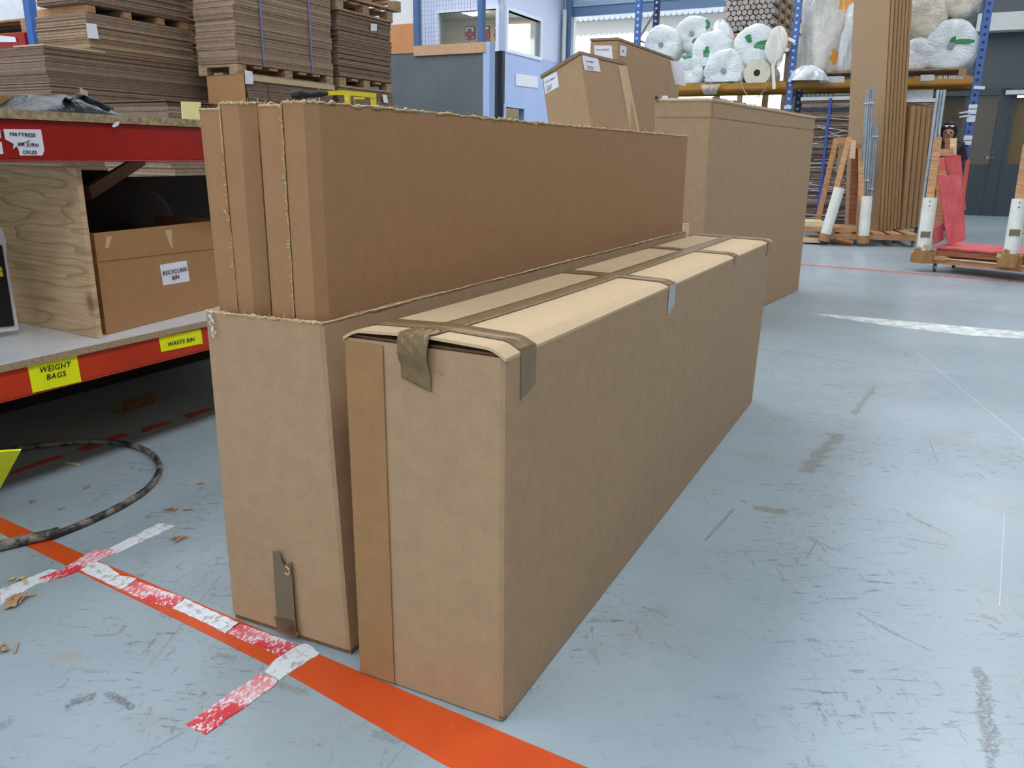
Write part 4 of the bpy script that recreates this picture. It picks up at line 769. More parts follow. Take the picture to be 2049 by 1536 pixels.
def chip(x, y, s, lab, mt='torn', k=0):
    m = MB(); c = fl(x, y); a = rng.random()*3; n_ = 7
    for j in range(6):
        cc = c+A(rng.normal()*s*.8, rng.normal()*s*.5, 0); an = rng.random()*6; l_ = s*(.5+rng.random()); w_ = s*(.15+.25*rng.random()); d1_ = A(math.cos(an), math.sin(an), 0); d2_ = A(-d1_[1], d1_[0], 0)
        z_ = .0008+.0012*j; m.grid(lambda i, k: cc+d1_*l_*(i-.5)*2+d2_*w_*(k-.5)*2*(1-.5*abs(i-.5))*(1+.4*math.sin(i*9+j))+Z*(z_+s*.22*math.sin(i*3.1)*rng.random()+.002*rng.random()), 5, 2)
    o = m.build('card_scrap', M[mt]); tag(o, lab, 'scrap', 'torn card scraps littering the floor')
for a in ((40, 1158, .018, 'torn kraft scrap left of the crossed tapes, above the white strip'), (40, 1203, .03, 'largest torn kraft scrap, on the white tape at the left edge'), (362, 1080, .022, 'torn kraft scrap just right of the white tape end'), (345, 1022, .014, 'thin torn kraft flake between the hose and the open carton'), (372, 1020, .010, 'tiny torn kraft flake close to the open carton'),
          (108, 943, .010, 'small torn scrap inside the hose loop near its upper left'), (174, 977, .012, 'torn scrap in the middle of the hose loop'), (60, 1005, .010, 'small dark torn scrap inside the hose loop, left'), (400, 968, .012, 'torn scrap by the left side of the open carton'), (10, 1300, .02, 'torn scrap at the left edge in the foreground'), (120, 1020, .009, 'little scrap above the hose sleeve'), (105, 895, .012, 'scrap leaning against the far run of the hose')):
    chip(a[0], a[1], a[2]*.8, a[3], mt='kraft' if rng.random() < .6 else 'kraft_pale')
m = MB(); a_, b_ = fl(132, 924, .004), fl(158, 929, .004); m.bar(a_, b_, .01, .005); o = m.build('wood_splinter', M['pine_pale']); tag(o, 'straight little wood splinter inside the hose loop', 'splinter')
# honeycomb scrap under the rack
hc = thing('corrugated_scrap', 'small rolled piece of corrugated card under the rack', 'scrap', tuple(fl(275, 815))); c = fl(275, 815)
m = MB()
for k in range(11): p = c+SF*(k-5)*.017*1.0; m.tube([p+Z*.002, p+Z*.04], .008, 8)
m.fbox((c[0], c[1]), -.1, .1, .006, .012, .0, .045, u=SF, v=SB); m.build('flutes', M['kraft_dark'], hc)
# ================================================================= stacks of flat card behind the shelf
def pallet(label, o, L, W, z0, group=None, h=.13, over=0.0):
    th = thing('wooden_pallet', label, 'pallet', vq(o+U*L/2+V*W/2, z0), group); 
    m = MB(); n_ = max(5, int(L/.16))
    for k in range(n_): a = -over+(L+2*over-.1)*k/(n_-1); m.fbox(o, a, a+.1, -over, W+over, z0+h-.02, z0+h)
    m.build('deck_board', M['pallet'], th)
    m = MB()
    for b in (-over, W/2-.05, W+over-.1): m.fbox(o, -over, L+over, b, b+.1, z0, z0+.018)
    m.build('base_board', M['pallet'], th)
    for b in (-over, W+over-.1):
        for a in np.linspace(-over, L+over-.1, max(3, int(L/.5)+1)): m = MB(); m.fbox(o, a, a+.1, b, b+.1, z0+.018, z0+h-.02); m.build('block', M['pallet'], th)
    return th
def stack(label, c, L, W, z0, z1, t_=.012, jit=.004, mats=('sheet_a', 'sheet_b'), bund=9, extras=None, group='stacks of flat cardboard'):
    c = A(c[0], c[1], 0); th = thing('cardboard_stack', label, 'stack of card', vq(c+U*L/2+V*W/2, z0), group)
    m = MB(); z = z0; k = 0; bu = bv = 0
    while z < z1-.002:
        if k % bund == 0: bu, bv = rng.normal()*jit*1.6, rng.normal()*jit*1.6
        tt_ = min(t_*(.82+.3*rng.random()), z1-z); du, dv = bu+rng.normal()*jit, bv+rng.normal()*jit; sh = .0009 if k % bund else .004
        m.mi = k % 2 if rng.random() < .8 else (k+1) % 2
        m.fbox(c, max(du, -.012), L+du*.5, max(dv, -.012), W+dv*.5, z+sh, z+tt_); z += tt_; k += 1
    m.mi = 0; m.fbox(c, .012, L-.012, .012, W-.012, z0, z1-.004)
    o = m.build('sheets', [M[mats[0]], M[mats[1]]], th); o['kind'] = 'stuff'
    return th
def strap(th, c, a, W, z0, z1, mat, w_=.016):
    m = MB(); m.fbox(c, a-w_/2, a+w_/2, -.016, -.0145, z0, z1); m.fbox(c, a-w_/2, a+w_/2, -.016, W+.016, z1, z1+.0015); return m.build('strap', M[mat], th)
def lab_on(th, c, px, nm='paper_label'): return sticker(nm, px, A(c[0], c[1], 1.5)-V*.02, V, M['white_paper'], th, .001, .001)
def uL(c, z, px): return tpx(vq(c, z), U, px)
def vW(c, z, px): return tpx(vq(c, z), V, px)
c0 = at(332, 203, 5.35); z_ = c0[2]; W0 = vW(c0, z_, 197); L0_ = uL(c0, z_, 436); st0 = stack('low cardboard stack with a thin sheet on top, just behind the upper shelf', c0, L0_, W0, .14, z_, mats=('sheet_a', 'sheet_b'))
pallet('pallet under the low cardboard stack just behind the shelf', c0, L0_, W0, 0, h=.138)
m = MB(); m.fbox(c0, -.03, L0_+.01, -.03, W0+.02, z_+.002, z_+.008); m.build('cover_sheet', M['kraft_dark'], st0)
c1 = at(88, 91, 6.3); z1_ = c1[2]; L1_ = uL(c1, z1_, 421); W1_ = 1.15; s1 = stack('wide dark cardboard stack directly behind the black plastic bag', c1, L1_, W1_, .14, z1_, mats=('sheet_c', 'sheet_a'), jit=.003, t_=.010)
pallet('pallet under the wide dark cardboard stack', c1, L1_, W1_, 0, h=.138)
m = MB(); m.fbox(c1, -.01, .50, -.005, .35, z1_+.001, z1_+.012); m.build('loose_sheet', M['kraft_pale'], s1)
c2 = at(171, 23, 6.75); zt2 = c2[2]; zb2 = z1_+.014; L2 = uL(c2, zt2, 382); W2 = vW(c2, zt2, 70)
s2 = stack('stack of card with a white paper label, on top of the wide dark stack', c2, L2, W2, zb2, zt2, mats=('sheet_a', 'sheet_b')); lab_on(s2, c2, [(176, 76), (198, 78), (193, 48), (172, 46)])
zb3 = zt2+.055; c3 = at(157, 5, 6.7); L3 = uL(c3, zb3, 378); W3 = W2*.8
m = MB(); 
bt = thing('timber_bearers', 'timber bearers separating the two topmost stacks at upper left', 'timber', vq(c2+U*L2/2, zt2))
for a in (.02, L2*.34, L2*.66, L2-.1): m = MB(); m.fbox(c2, a, a+.07, 0, W2, zt2+.001, zb3-.001); m.build('bearer', M['pine'], bt)
stack('topmost cardboard stack at upper left, resting on timber bearers', c3, L3, W3, zb3, zb3+.75, mats=('sheet_c', 'sheet_a'))
c4 = at(475, 127, 7.2); zb4 = c4[2]; c4b = at(468, 2, 7.2); L4 = uL(c4, zb4+.3, 663); W4 = vW(c4, zb4+.2, 392)
s4 = stack('tall cardboard stack bound with two lilac straps, centre left', c4, L4, W4, zb4, 2.95, mats=('sheet_a', 'sheet_b'), t_=.013, jit=.003)
for px in (522, 620): strap(s4, c4, uL(c4, zb4+.25, px), W4, zb4, 2.95, 'grey_strap', .02)
hP = .085; zb5 = zb4-hP; pallet('pallet between the strapped tall stack and the stack below it', c4, L4, W4, zb5+.001, h=hP-.002)
c5 = at(490, 137, 7.15); L5 = uL(c5, zb5, 664); W5 = vW(c5, zb5-.1, 424); s5 = stack('cardboard stack below the strapped tall one with a torn white label', c5, L5, W5, .14, zb5-.002, mats=('sheet_c', 'sheet_a'), jit=.003)
pallet('pallet under the stack with the torn white label', c5, L5, W5, 0, h=.138)
m = MB(); m.fbox(c5, -.03, -.022, -.01, W5+.02, .3, zb5-.01); m.build('kraft_cover', M['kraft_warm'], s5)
m = MB(); m.fbox(c5, -.02, L5+.01, -.026, -.02, zb5-.05, zb5-.006); m.build('edge_batten', M['kraft_pale'], s5)
sticker('paper_label', [(491, 168), (507, 164), (505, 160), (502, 166), (499, 161), (495, 166), (491, 160)][:1]+[(507, 168), (505, 143), (490, 140)], A(c5[0], c5[1], 1.5)-V*.03, V, M['white_paper'], s5, .001, .001)
strap(s5, c5, uL(c5, 1.6, 537), W5, 1.0, zb5-.006, 'green_strap', .012); strap(s5, c5, uL(c5, 1.6, 636), W5, 1.0, zb5-.006, 'white_strap', .016)
c6 = A(c4[0], c4[1], 0)+U*(L4+.10); zt6 = onp(668, 18, c6, V)[2]; zb6 = onp(668, 152, c6, V)[2]; L6 = uL(c6, 2, 783); W6 = W4
s6 = stack('tall cardboard stack under a pallet, next to the grey partition', c6, L6, W6, zb6+.0, zt6, mats=('sheet_c', 'sheet_a'), jit=.006); lab_on(s6, c6, [(742, 62), (754, 62), (754, 48), (742, 47)])
pallet('pallet on top of the tall stack beside the grey partition', c6, L6, W6, zt6+.002, h=.10, over=.02)
pallet('weathered pallet topmost by the white wall, centre left', c6-U*.05, L6*1.15, W6, zt6+.12, h=.10, over=.05)
stack('small card stack on the topmost pallet at centre left', c6+V*.1, L6*.75, W6*.8, zt6+.225, zt6+.6)
pallet('pallet under the tall stack beside the grey partition', c6, L6, W6, zb6-.092, h=.09)
s7 = stack('lowest cardboard stack beside the grey partition, small white label', c6-U*.02, L6+.04, W6, .14, zb6-.095, mats=('sheet_c', 'sheet_a')); lab_on(s7, c6, [(768, 205), (777, 206), (774, 190), (765, 189)])
pallet('pallet on the floor under the lowest stack beside the partition', c6, L6, W6, 0, h=.138)
cg = at(372, 60, 8.4); stack('dark cardboard stack glimpsed in the gap left of the strapped tall stack', cg, 1.0, .7, .14, 3.0, mats=('sheet_c', 'sheet_a'))
pallet('pallet under the dark stack glimpsed in the gap', cg, 1.0, .7, 0, h=.138)
# yellow frame tool in front of the stacks
yf = thing('yellow_lifter', 'yellow steel frame of a strapping machine with black handle, before the stacks', 'machine', A(*at(690, 220, 6.1)[:2], 0))
yr = at(652, 187, 6.0); ye = at(748, 190, 6.25); m = MB(); m.bar(at(640, 187, 6.0), at(690, 185, 6.1), .03, .02, Z); m.bar(at(690, 186, 6.1), at(750, 191, 6.3), .03, .03, Z)
for px in (695, 747): p = at(px, 189, 6.1+(px-695)*.004); m.bar(A(p[0], p[1], .1), p, .03, .03)
m.bar(at(708, 196, 6.1), at(730, 197, 6.1), .01, .01, Z); a_, b_ = at(695, 189, 6.1), at(747, 189, 6.31); m.bar(A(*a_[:2], .05)-U*.1, A(*b_[:2], .05), .1, .06); m.build('frame', M['rack_yellow2'], yf)
m = MB(); m.bar(A(a_[0]-.18, a_[1]-.1, .0), A(b_[0]+.05, b_[1]+.05, .0)+Z*.0, .3, .10, Z); m2 = MB(); m2.fbox(a_, -.05, .45, -.15, .25, 0, .05); m2.build('base', M['black'], yf)
m = MB(); m.tube([at(585, 190, 5.95), at(600, 188, 5.95), at(618, 190, 5.97), at(640, 187, 6.0), at(656, 187, 6.0)], [.03, .036, .02, .026, .012], 10); m.build('handle', M['black'], yf)
# far left blue rack with shrink-wrapped goods
fr_ = thing('blue_pallet_rack', 'distant blue rack upright with dark red beam at the top left corner', 'rack', A(*at(75, 90, 9.2)[:2], 0))
p = at(60, 40, 9.2); q = at(72, 88, 9.2); m = MB(); m.fbox(at(66, 60, 9.2), -.04, .04, -.05, .05, 0, 5); m.fbox(at(66, 60, 9.2)+U*.9, -.04, .04, -.05, .05, 0, 5); m.build('upright', M['rack_blue'], fr_)
pz = at(66, 78, 9.2); m = MB(); m.fbox(pz, -.06, -.02, .05, 2.6, pz[2]-.08, pz[2]+.06); m.build('beam', M['red_beam'], fr_)
pz2 = at(66, 28, 9.2); zlo = pz[2]+.06; 
m = MB(); m.fbox(pz, .0, .9, .1, 2.5, zlo, zlo+.02); m.build('deck', M['pine_red'], fr_)
o_ = pallet('reddish pallet on the far left blue rack', A(pz[0], pz[1], 0)+V*.15+U*.05, .8, 1.6, zlo+.022, h=.14)
mz = zlo+.165; m = blob(A(pz[0], pz[1], mz)+V*.95+U*.45, .42, .8, 1.1, j=.03, pw=.5, ax=U, ay=V); o = m.build('wrapped_goods', M['film'], smooth=True); tag(o, 'white film wrapped goods on the far left blue rack', 'wrapped goods')
sticker('paper_label', [(0, 84), (33, 84), (30, 74), (0, 71)], pz-U*.07, U, M['white_paper'], fr_, .001, .001)
m = MB(); m.bar(at(33, 0, 9.9), at(42, 14, 9.9), .05, .03, Z); m.build('brace', M['rack_navy'], fr_)
# ================================================================= main pallet rack (blue frames, yellow beams)
RP = at(1945, 170, 12.2); RP = A(RP[0], RP[1], 0)
def rp(px, y=150): return onp(px, y, RP, U)
def ra(px, y=150): return (rp(px, y)-RP)@V                           # coordinate along V
aR, aM, aL = ra(1957, 150), ra(1583, 150), ra(1275, 60)
ZB0, ZB1 = rp(1340, 186)[2], rp(1340, 172)[2]; ZB0, ZB1 = 2.15, 2.27
pr = thing('pallet_rack', 'blue and yellow pallet rack loaded with foam rolls at the back', 'rack', vq(RP+V*(aL+aR)/2+U*.5, 0))
def upright(a, b, z1, mat='rack_blue', hole='rack_hole'):
    m = MB(); m.mi = 0; m.fbox(RP, b, b+.07, a-.05, a+.05, 0, z1); m.mi = 1; z = .1
    while z < z1-.05: m.fbox(RP, b-.003, b+.001, a-.018, a+.018, z, z+.035); z += .1
    m.build('upright', [M[mat], M[hole]], pr)
for a in (aR, aM, aL):
    upright(a, 0, 4.6, 'rack_blue', 'rack_hole' if a == aR else 'rack_hole_light'); upright(a, .95, 4.6, 'rack_blue' if a == aR else 'rack_navy', 'rack_hole_light')
    m = MB()
    for z in np.arange(.3, 4.2, .9): m.bar(vq(RP+V*a+U*.07, z), vq(RP+V*a+U*.95, z+.6), .03, .02); m.bar(vq(RP+V*a+U*.07, z), vq(RP+V*a+U*.95, z), .03, .02)
    m.build('brace', M['rack_navy'], pr)
for (a0, a1) in ((aR+.05, aM-.05), (aM+.05, aL-.05)):
    for b in (-.02, .97):
        m = MB(); m.fbox(RP, b, b+.045, a0, a1, ZB0, ZB1); m.fbox(RP, b, b+.06, a0, a1, ZB0, ZB0+.035); m.build('beam', M['rack_yellow'], pr, bevel=.004)
    m = MB(); m.fbox(RP, -.02, .04, a0, a1, 3.62, 3.74); m.build('beam', M['rack_yellow'], pr)
    m = MB(); 
    for k in range(12): a = a0+.05+(a1-a0-.2)*k/11; m.fbox(RP, .0, .98, a, a+.1, ZB1, ZB1+.018)
    m.build('deck_board', M['pallet'], pr)
for x0, x1, y0, y1 in ((1640, 1690, 153, 166), (1842, 1870, 150, 162)): sticker('paper_label', [(x0, y1), (x1, y1-1), (x1, y0-1), (x0, y0)], RP-U*.022, U, M['fascia'], pr, .001, .001)
m = MB()
for x0, n_ in ((1628, 9), (1878, 14)):
    for k in range(n_):
        if rng.random() < .85: q = [onp(x0+k*3.6+dx, y, RP-U*.024, U) for dx, y in ((0, 160 if x0 < 1700 else 158), (2.2, 160 if x0 < 1700 else 158), (2.6, 153 if x0 < 1700 else 151), (.4, 153 if x0 < 1700 else 151))]; m.slab(q, .001)
m.build('faded_lettering', M['fascia'], pr)
for k, (x0, y0, x1, y1) in enumerate(((1943, 209, 1955, 217), (1941, 219, 1953, 228), (1937, 231, 1950, 244), (1931, 271, 1943, 280), (1929, 282, 1942, 290), (1923, 318, 1934, 325), (1577, 211, 1588, 218))):
    a = aR if x0 > 1700 else aM; z0, z1 = onp(x0, y1, RP, U)[2], onp(x0, y0, RP, U)[2]; m = MB(); m.fbox(RP, -.006, -.004, a-.055, a+.055, z0, z1); m.build('paper_label', M['white_paper'], pr)
for y in (223, 231): a_ = rp(1942, y)-U*.02; m = MB(); m.bar(a_, a_+V*.14-Z*.02, .02, .01, Z); m.build('white_peg', M['white_paper'], pr)
m = MB(); zz = rp(1950, 175)[2]; m.bar(vq(RP+V*(aR+.03), zz)-U*.03, vq(RP+V*(aR-.11), zz-.01)-U*.03, .04, .02, Z); m.build('torn_label', M['white_paper'], pr)
# foam rolls in bags
def roll(label, px, r_px, b=.0, L=.95, mat='foam_green', yaw=0., squash=1., name='foam_roll', group='bagged foam rolls on the rack', seed=0, hub=True, flap=0):
    C_ = rp(*px)+U*b; r = r_px*((C_-EYE)@FW)/F; ax = nrm(U*math.cos(yaw)+V*math.sin(yaw)); sd = nrm(np.cross(ax, Z)); rg = np.random.default_rng(seed+11); ph = rg.random(8)*6.28
    loc = C_-Z*r*squash; th = thing(name, label, 'foam roll' if 'foam' in name else 'bag', tuple(loc), group); th.rotation_euler = (0, 0, 0)
    prof = [(0, .02), (.14, .015), (.3, .005), (.7, 0), (.88, .012), (.97, .05), (1.0, .10), (1.0, L*.5), (.985, L-.08), (.9, L-.01), (.5, L), (0, L)]
    def f(i, j):
        t_ = j*(len(prof)-1); k = min(int(t_), len(prof)-2); s_ = t_-k; rr = prof[k][0]*(1-s_)+prof[k+1][0]*s_; d = prof[k][1]*(1-s_)+prof[k+1][1]*s_; a = i*2*math.pi
        pl = .035*math.sin(3*a+ph[0]+d*5)+.025*math.sin(5*a+ph[1]-d*9)+.008*math.sin(19*a+ph[2]+d*7)*min(1, rr)+.006*math.sin(31*a+ph[3]+d*20)
        R2 = r*rr*(1+pl); q = C_+sd*R2*math.cos(a)+Z*R2*squash*math.sin(a)+ax*(d+.011*min(rr, 1.1-rr)*math.sin(27*a+ph[4]+rr*3)+.014*rr*math.sin(2*a+ph[5])+.008*math.sin(5*a+ph[1])*rr); q[2] = max(q[2], ZB1+(.024 if px[0] < 1600 else .128)); return q
    m = MB(); m.grid(f, 72, 33)
    # sides: local coordinates let the printed film pattern sit on each roll
    o = m.build('bagged_roll', M[mat], th, smooth=True)
    if hub: m = MB(); m.tube([C_-ax*.012, C_+ax*.03], r*.13, 14); m.build('core', M['grey_core'], th)
    if flap:
        m = MB(); c_ = C_-Z*r*.9-sd*r*(.5*flap)
        m.grid(lambda i, j: c_+sd*(i-.5)*r*.9*flap*(1-j*.3)-Z*(j*r*.45-.1)-ax*(.03+.08*math.sin(j*3.1)+.015*math.sin(i*17+j*5)), 16, 8); m.build('film_tail', M['film_tail'], th, smooth=True)
    return th
M['grey_core'] = plain('grey_core', '#8d939c', .6); t = NT('loose_clear_film'); t.set(Roughness=.15, Transmission_Weight=.5, Alpha=.75); t.col(hexc('#e2e8ea')); t.bump(t.noise(20, 5), .6, .02); M['film_tail'] = t.m
for i, (px, pos) in enumerate(((0, 0),)): pass
gm = {}
def gmat(i, blobs): M['fg%d' % i] = bagmat('bagged_foam_print_%d' % i, '#e4ecee', '#14814a', blobs, rough=.18); return 'fg%d' % i
roll('bagged white foam roll furthest left on the rack, dark core specks', (1318, 88), 38, .10, L=.8, mat=gmat(0, [((.2, -.1, .05), (.08, .3, .05), 14)]), seed=1)
roll('bagged white foam roll on top of the left pile, with grey core dot', (1374, 62), 36, .30, mat=gmat(1, [((.10, 0, .18), (.09, .4, .07), 10), ((.24, .2, .42), (.06, .5, .13), 10)]), seed=2)
roll('bagged white foam roll in the middle of the pile with green letter print', (1418, 100), 41, .14, mat=gmat(2, [((-.06, 0, .33), (.05, .4, .09), 16), ((-.02, 0, .06), (.10, .3, .06), 12)]), seed=3, hub=False)
roll('bagged white foam roll low on the left, behind the white delivery note', (1374, 140), 33, .12, mat=gmat(3, [((-.04, 0, .50), (.1, .3, .05), 12)]), seed=4, hub=False)
roll('bagged white foam roll lowest in front, with green leaf print and loose film', (1448, 142), 42, -.03, mat=gmat(4, [((-.30, 0, .25), (.06, .3, .16), 9), ((-.26, 0, .05), (.12, .3, .05), 12)]), seed=5, flap=1)
roll('largest bagged foam roll on the pile, big green leaf print at its right', (1508, 90), 42, .02, mat=gmat(5, [((.17, -.1, .33), (.17, .4, .08), 5), ((-.08, -.1, .42), (.06, .3, .08), 16)]), seed=6, hub=False)
pz = rp(1425, 55)+U*.55; m = blob(pz-Z*.25, .2, .25, .42, j=.1, ax=U, ay=V); o = m.build('film_bundle', M['film'], smooth=True); tag(o, 'pale bluish plastic bundle peeking over the middle foam roll', 'bag')
# cream paper roll with a hanging loop
C_ = rp(1515, 146)-U*.02; r = 26*((C_-EYE)@FW)/F; prl = thing('paper_roll', 'cream paper roll with dark core and a sheet looping down below it', 'paper roll', tuple(C_-Z*r)); sd = nrm(np.cross(U, Z))
m = MB(); N = 28; v_ = []
for d, rr in ((0, r), (.9, r), (.9, r*.25), (0, r*.25)): v_ += [C_+U*d+sd*rr*math.cos(k*6.2832/N)+Z*rr*math.sin(k*6.2832/N) for k in range(N)]
m.add(v_, [(s_*N+k, s_*N+(k+1) % N, ((s_+1) % 4)*N+(k+1) % N, ((s_+1) % 4)*N+k) for s_ in range(4) for k in range(N)]); m.build('roll', M['paper_roll'], prl)
m = MB(); m.tube([C_+U*.02, C_+U*.88], r*.24, 14); m.build('core', M['black'], prl)
m = MB(); m.grid(lambda i, j: C_+sd*r*(1.12*math.cos(math.pi*(1+i)))*(1-.15*math.sin(math.pi*i))+Z*(r*.1-r*1.95*math.sin(math.pi*i)**.8)-U*.10+U*.06*j, 28, 4); m.build('paper_loop', M['paper_roll'], prl, smooth=True, solid=.004)
# ragged bundle of white webbing hanging off the middle upright
wb_ = thing('webbing_bundle', 'knotted bundle of white webbing tails hanging from the middle rack upright', 'webbing', tuple(rp(1560, 110)-U*.15))
m = MB(); c = rp(1560, 88)-U*.20
ph = rng.random(6)*6
m.grid(lambda i, j: c+(V*.12*math.cos(i*6.2832)+U*.06*math.sin(i*6.2832))*math.sin(j*math.pi)**.7*(1+.32*math.sin(3*i*6.2832+ph[0]+4*j)+.24*math.sin(7*i*6.2832+ph[1]-9*j))+Z*(-.26*math.cos(j*math.pi)-.05)*(1+.1*math.sin(5*i*6.28+ph[2])), 40, 24)
m.build('knot', M['rag'], wb_, smooth=True)
for (x0, y0, x1, y1, w_) in ((1552, 100, 1554, 180, .055), (1566, 104, 1563, 136, .05), (1572, 75, 1595, 87, .05), (1572, 95, 1582, 105, .055)): m = MB(); a_, b_ = rp(x0, y0)-U*.19, rp(x1, y1)-U*.22; m.bar(a_, lerp(a_, b_, .45)+V*.01, w_, .02, V); m.bar(lerp(a_, b_, .45)+V*.01, b_, w_*.9, .016, V); m.build('tail', M['rag'], wb_)
# bundle of paper tubes on a high pallet, running away from us
tb = thing('tube_bundle', 'bundle of grey cardboard tubes with hexagonal stacked ends high on the rack', 'tube bundle', tuple(rp(1430, 62)+U*1.3))
m = MB(); me_ = MB(); q0 = rp(1396, 30)+U*1.25; r_ = .047; base_z = rp(1430, 58)[2]+.12; aa = (rp(1400, 30)-RP)@V
rows = 9
for j in range(rows):
    for i in range(9):
        a = aa-.10-i*r_*2-(j % 2)*r_; z = base_z+r_+j*r_*1.75; p = vq(RP+V*a+U*1.25, z); dd = rng.random()*.04; me_.mi = 0; m.tube([p+U*dd, p+U*2.2], r_*.97, 6)
m.build('tubes', M['tube_side'], tb)
for a in (.35, .9, 1.5): m = MB(); e0 = vq(RP+V*(aa-.08-9*r_*2)+U*(1.25+a), base_z-.02)-V*.03; m.bar(e0, e0+Z*.95, .06, .03, U); m.build('batten', M['pine'], tb)
crate = MB(); crate.fbox(RP, 1.2, 2.6, aa-.95, aa, 0, .1)
ct = thing('timber_stand', 'timber stand carrying the tube bundle behind the foam rolls', 'stand', vq(RP+V*(aa-.5)+U*2, 0))
for a in (aa-.93, aa-.08):
    for b in (1.35, 3.2): m = MB(); m.fbox(RP, b, b+.09, a, a+.09, 0, base_z-.14); m.build('post', M['pallet'], ct)
m = MB(); m.fbox(RP, 1.26, 3.45, aa-.95, aa, base_z-.14, base_z-.022); m.build('bearer', M['pine'], ct)
m = MB(); m.fbox(RP, 1.3, 1.9, aa-.9, aa-.1, base_z-.52, base_z-.15); m.build('crate', M['pallet'], ct)
# bay two: sacks
def sack(label, c, a, b, h, mat, seed, z0=None, pw=.45, group='plastic sacks on the rack', j=.05):
    rg = np.random.default_rng(seed); ph = rg.random(12)*6.28
    def f(i, k):
        th = i*2*math.pi; f_ = (k-.5)*math.pi; r = max(math.cos(f_), 0)**pw; z = math.sin(f_); z = math.copysign(abs(z)**.8, z)
        w_ = 1+j*math.sin(3*th+ph[0]+3*z)+j*.8*math.sin(5*th+ph[1]-5*z)+j*.5*math.sin(9*th+ph[2]+8*z)+j*.45*math.sin(17*th+ph[3]-6*z)+j*.3*math.sin(27*th+11*z+ph[4])
        q = c+V*a*r*math.cos(th)*w_+U*b*r*math.sin(th)*w_+Z*(h*z*(1+j*.5*math.sin(4*th+ph[5]))); q[2] = max(q[2], ZB1+.128); return q
    m = MB(); m.grid(f, 72, 40); o = m.build('plastic_sack', M[mat], smooth=True); return tag(o, label, 'sack', group)
c = rp(1648, 70)+U*.42; sack('tall clear plastic sack with orange streaks, left on the right bay', c-Z*.15, .42, .30, .95, 'sack', 3, j=.06)
c = rp(1618, 150)-U*.10; m = blob(c-Z*.10, .28, .22, .22, j=.12, ax=V, ay=U, n1_=48, n2_=20); o = m.build('loose_film', M['film'], smooth=True); tag(o, 'crumpled clear film spilling over the yellow beam by the middle upright', 'film')
c = rp(1696, 90)+U*.3; sack('white padded sack half hidden behind the tall brown card panel', c, .16, .25, .62, 'bag', 5)
roll('largest bagged roll at the right end of the rack with pleated face', (1903, 90), 52, .09, L=.78, mat=gmat(7, [((.10, -.1, .42), (.16, .3, .045), 7), ((.02, -.1, .46), (.035, .3, .05), 10)]), seed=9, hub=True, flap=0)
roll('bagged cream roll upper left of the largest one on the right bay', (1852, 28), 42, .10, mat='bag_warm', seed=10, hub=False)
roll('bagged roll topmost at the right end of the rack', (1922, -14), 42, .14, L=.75, mat='bag_warm', seed=12, hub=False)
roll('small puffy white bagged roll low beside the brown card panel', (1836, 108), 34, .10, mat='bag', seed=13, hub=False)
pallet('pallet under the sacks on the right bay of the rack', RP+V*(aR+.15), .9, (aM-aR)-.3, ZB1+.02, h=.10)
# wrapped stacks of card under the rack
def wrapped(label, p0, L, W, z1, seed):
    rg = np.random.default_rng(seed); th = thing('wrapped_stack', label, 'wrapped stack', vq(p0+U*L/2+V*W/2, .13), 'film wrapped stacks below the rack beams'); m = MB(); z = .14; k = 0; c = A(p0[0], p0[1], 0)
    while z < z1: h = .018+.03*rg.random(); du, dv = rg.normal()*.012, rg.normal()*.012; m.mi = int(rg.integers(0, 4)); m.fbox(c, du, L+du, dv, W+dv, z, z+h*.86); z += h; k += 1
    m.mi = 0; m.fbox(c, .04, L-.04, .04, W-.04, .14, z1); o = m.build('sheets', [M['wrap'], M['sheet_c'], M['wrap'], M['wrap_dark']], th); o['kind'] = 'stuff'
    m = MB()
    for k in range(14): z = .3+rg.random()*(z1-.5); m.bar(vq(c-U*.02+V*rg.random()*W*.3, z), vq(c-U*.025+V*W*(.6+.4*rg.random()), z+rg.normal()*.10), .007, .002, Z)
    m.fbox(c, -.022, L+.01, -.02, W+.02, z1, z1+.05); m.build('stretch_film', M['film'], th)
    return th, c
M['wrap_dark'] = plain('shadowed_sheet_gaps', '#3b3a42', .4)
q = rp(1722, 300)+U*.05; wW = (rp(1604, 200)-q)@V; th, c = wrapped('film wrapped card stack with blue strap below the left beam', q-V*.0, .9, wW+.0, rp(1650, 200)[2]+.0, 21)
m = MB(); a = (rp(1650, 300)-c)@V; m.fbox(c, -.035, -.03, a-.02, a+.02, .14, rp(1650, 198)[2]+.01); m.build('strap', M['blue_strap'], th)
pallet('pallet under the wrapped stack with the blue strap', c, .9, wW, 0, h=.13)
q = rp(1868, 300)+U*.05; wW = (rp(1775, 200)-q)@V; th, c = wrapped('film wrapped card stack behind the shorter brown card packs', q, .9, wW, rp(1830, 204)[2], 22)
pallet('pallet under the wrapped stack behind the shorter packs', c, .9, wW, 0, h=.13)
m = MB(); m.fbox(c, .1, .8, .12, wW-.1, rp(1830, 204)[2]+.055, rp(1830, 178)[2]); o = m.build('foam_block', M['film']); tag(o, 'pale bluish foam pack on top of the right wrapped stack', 'foam pack')
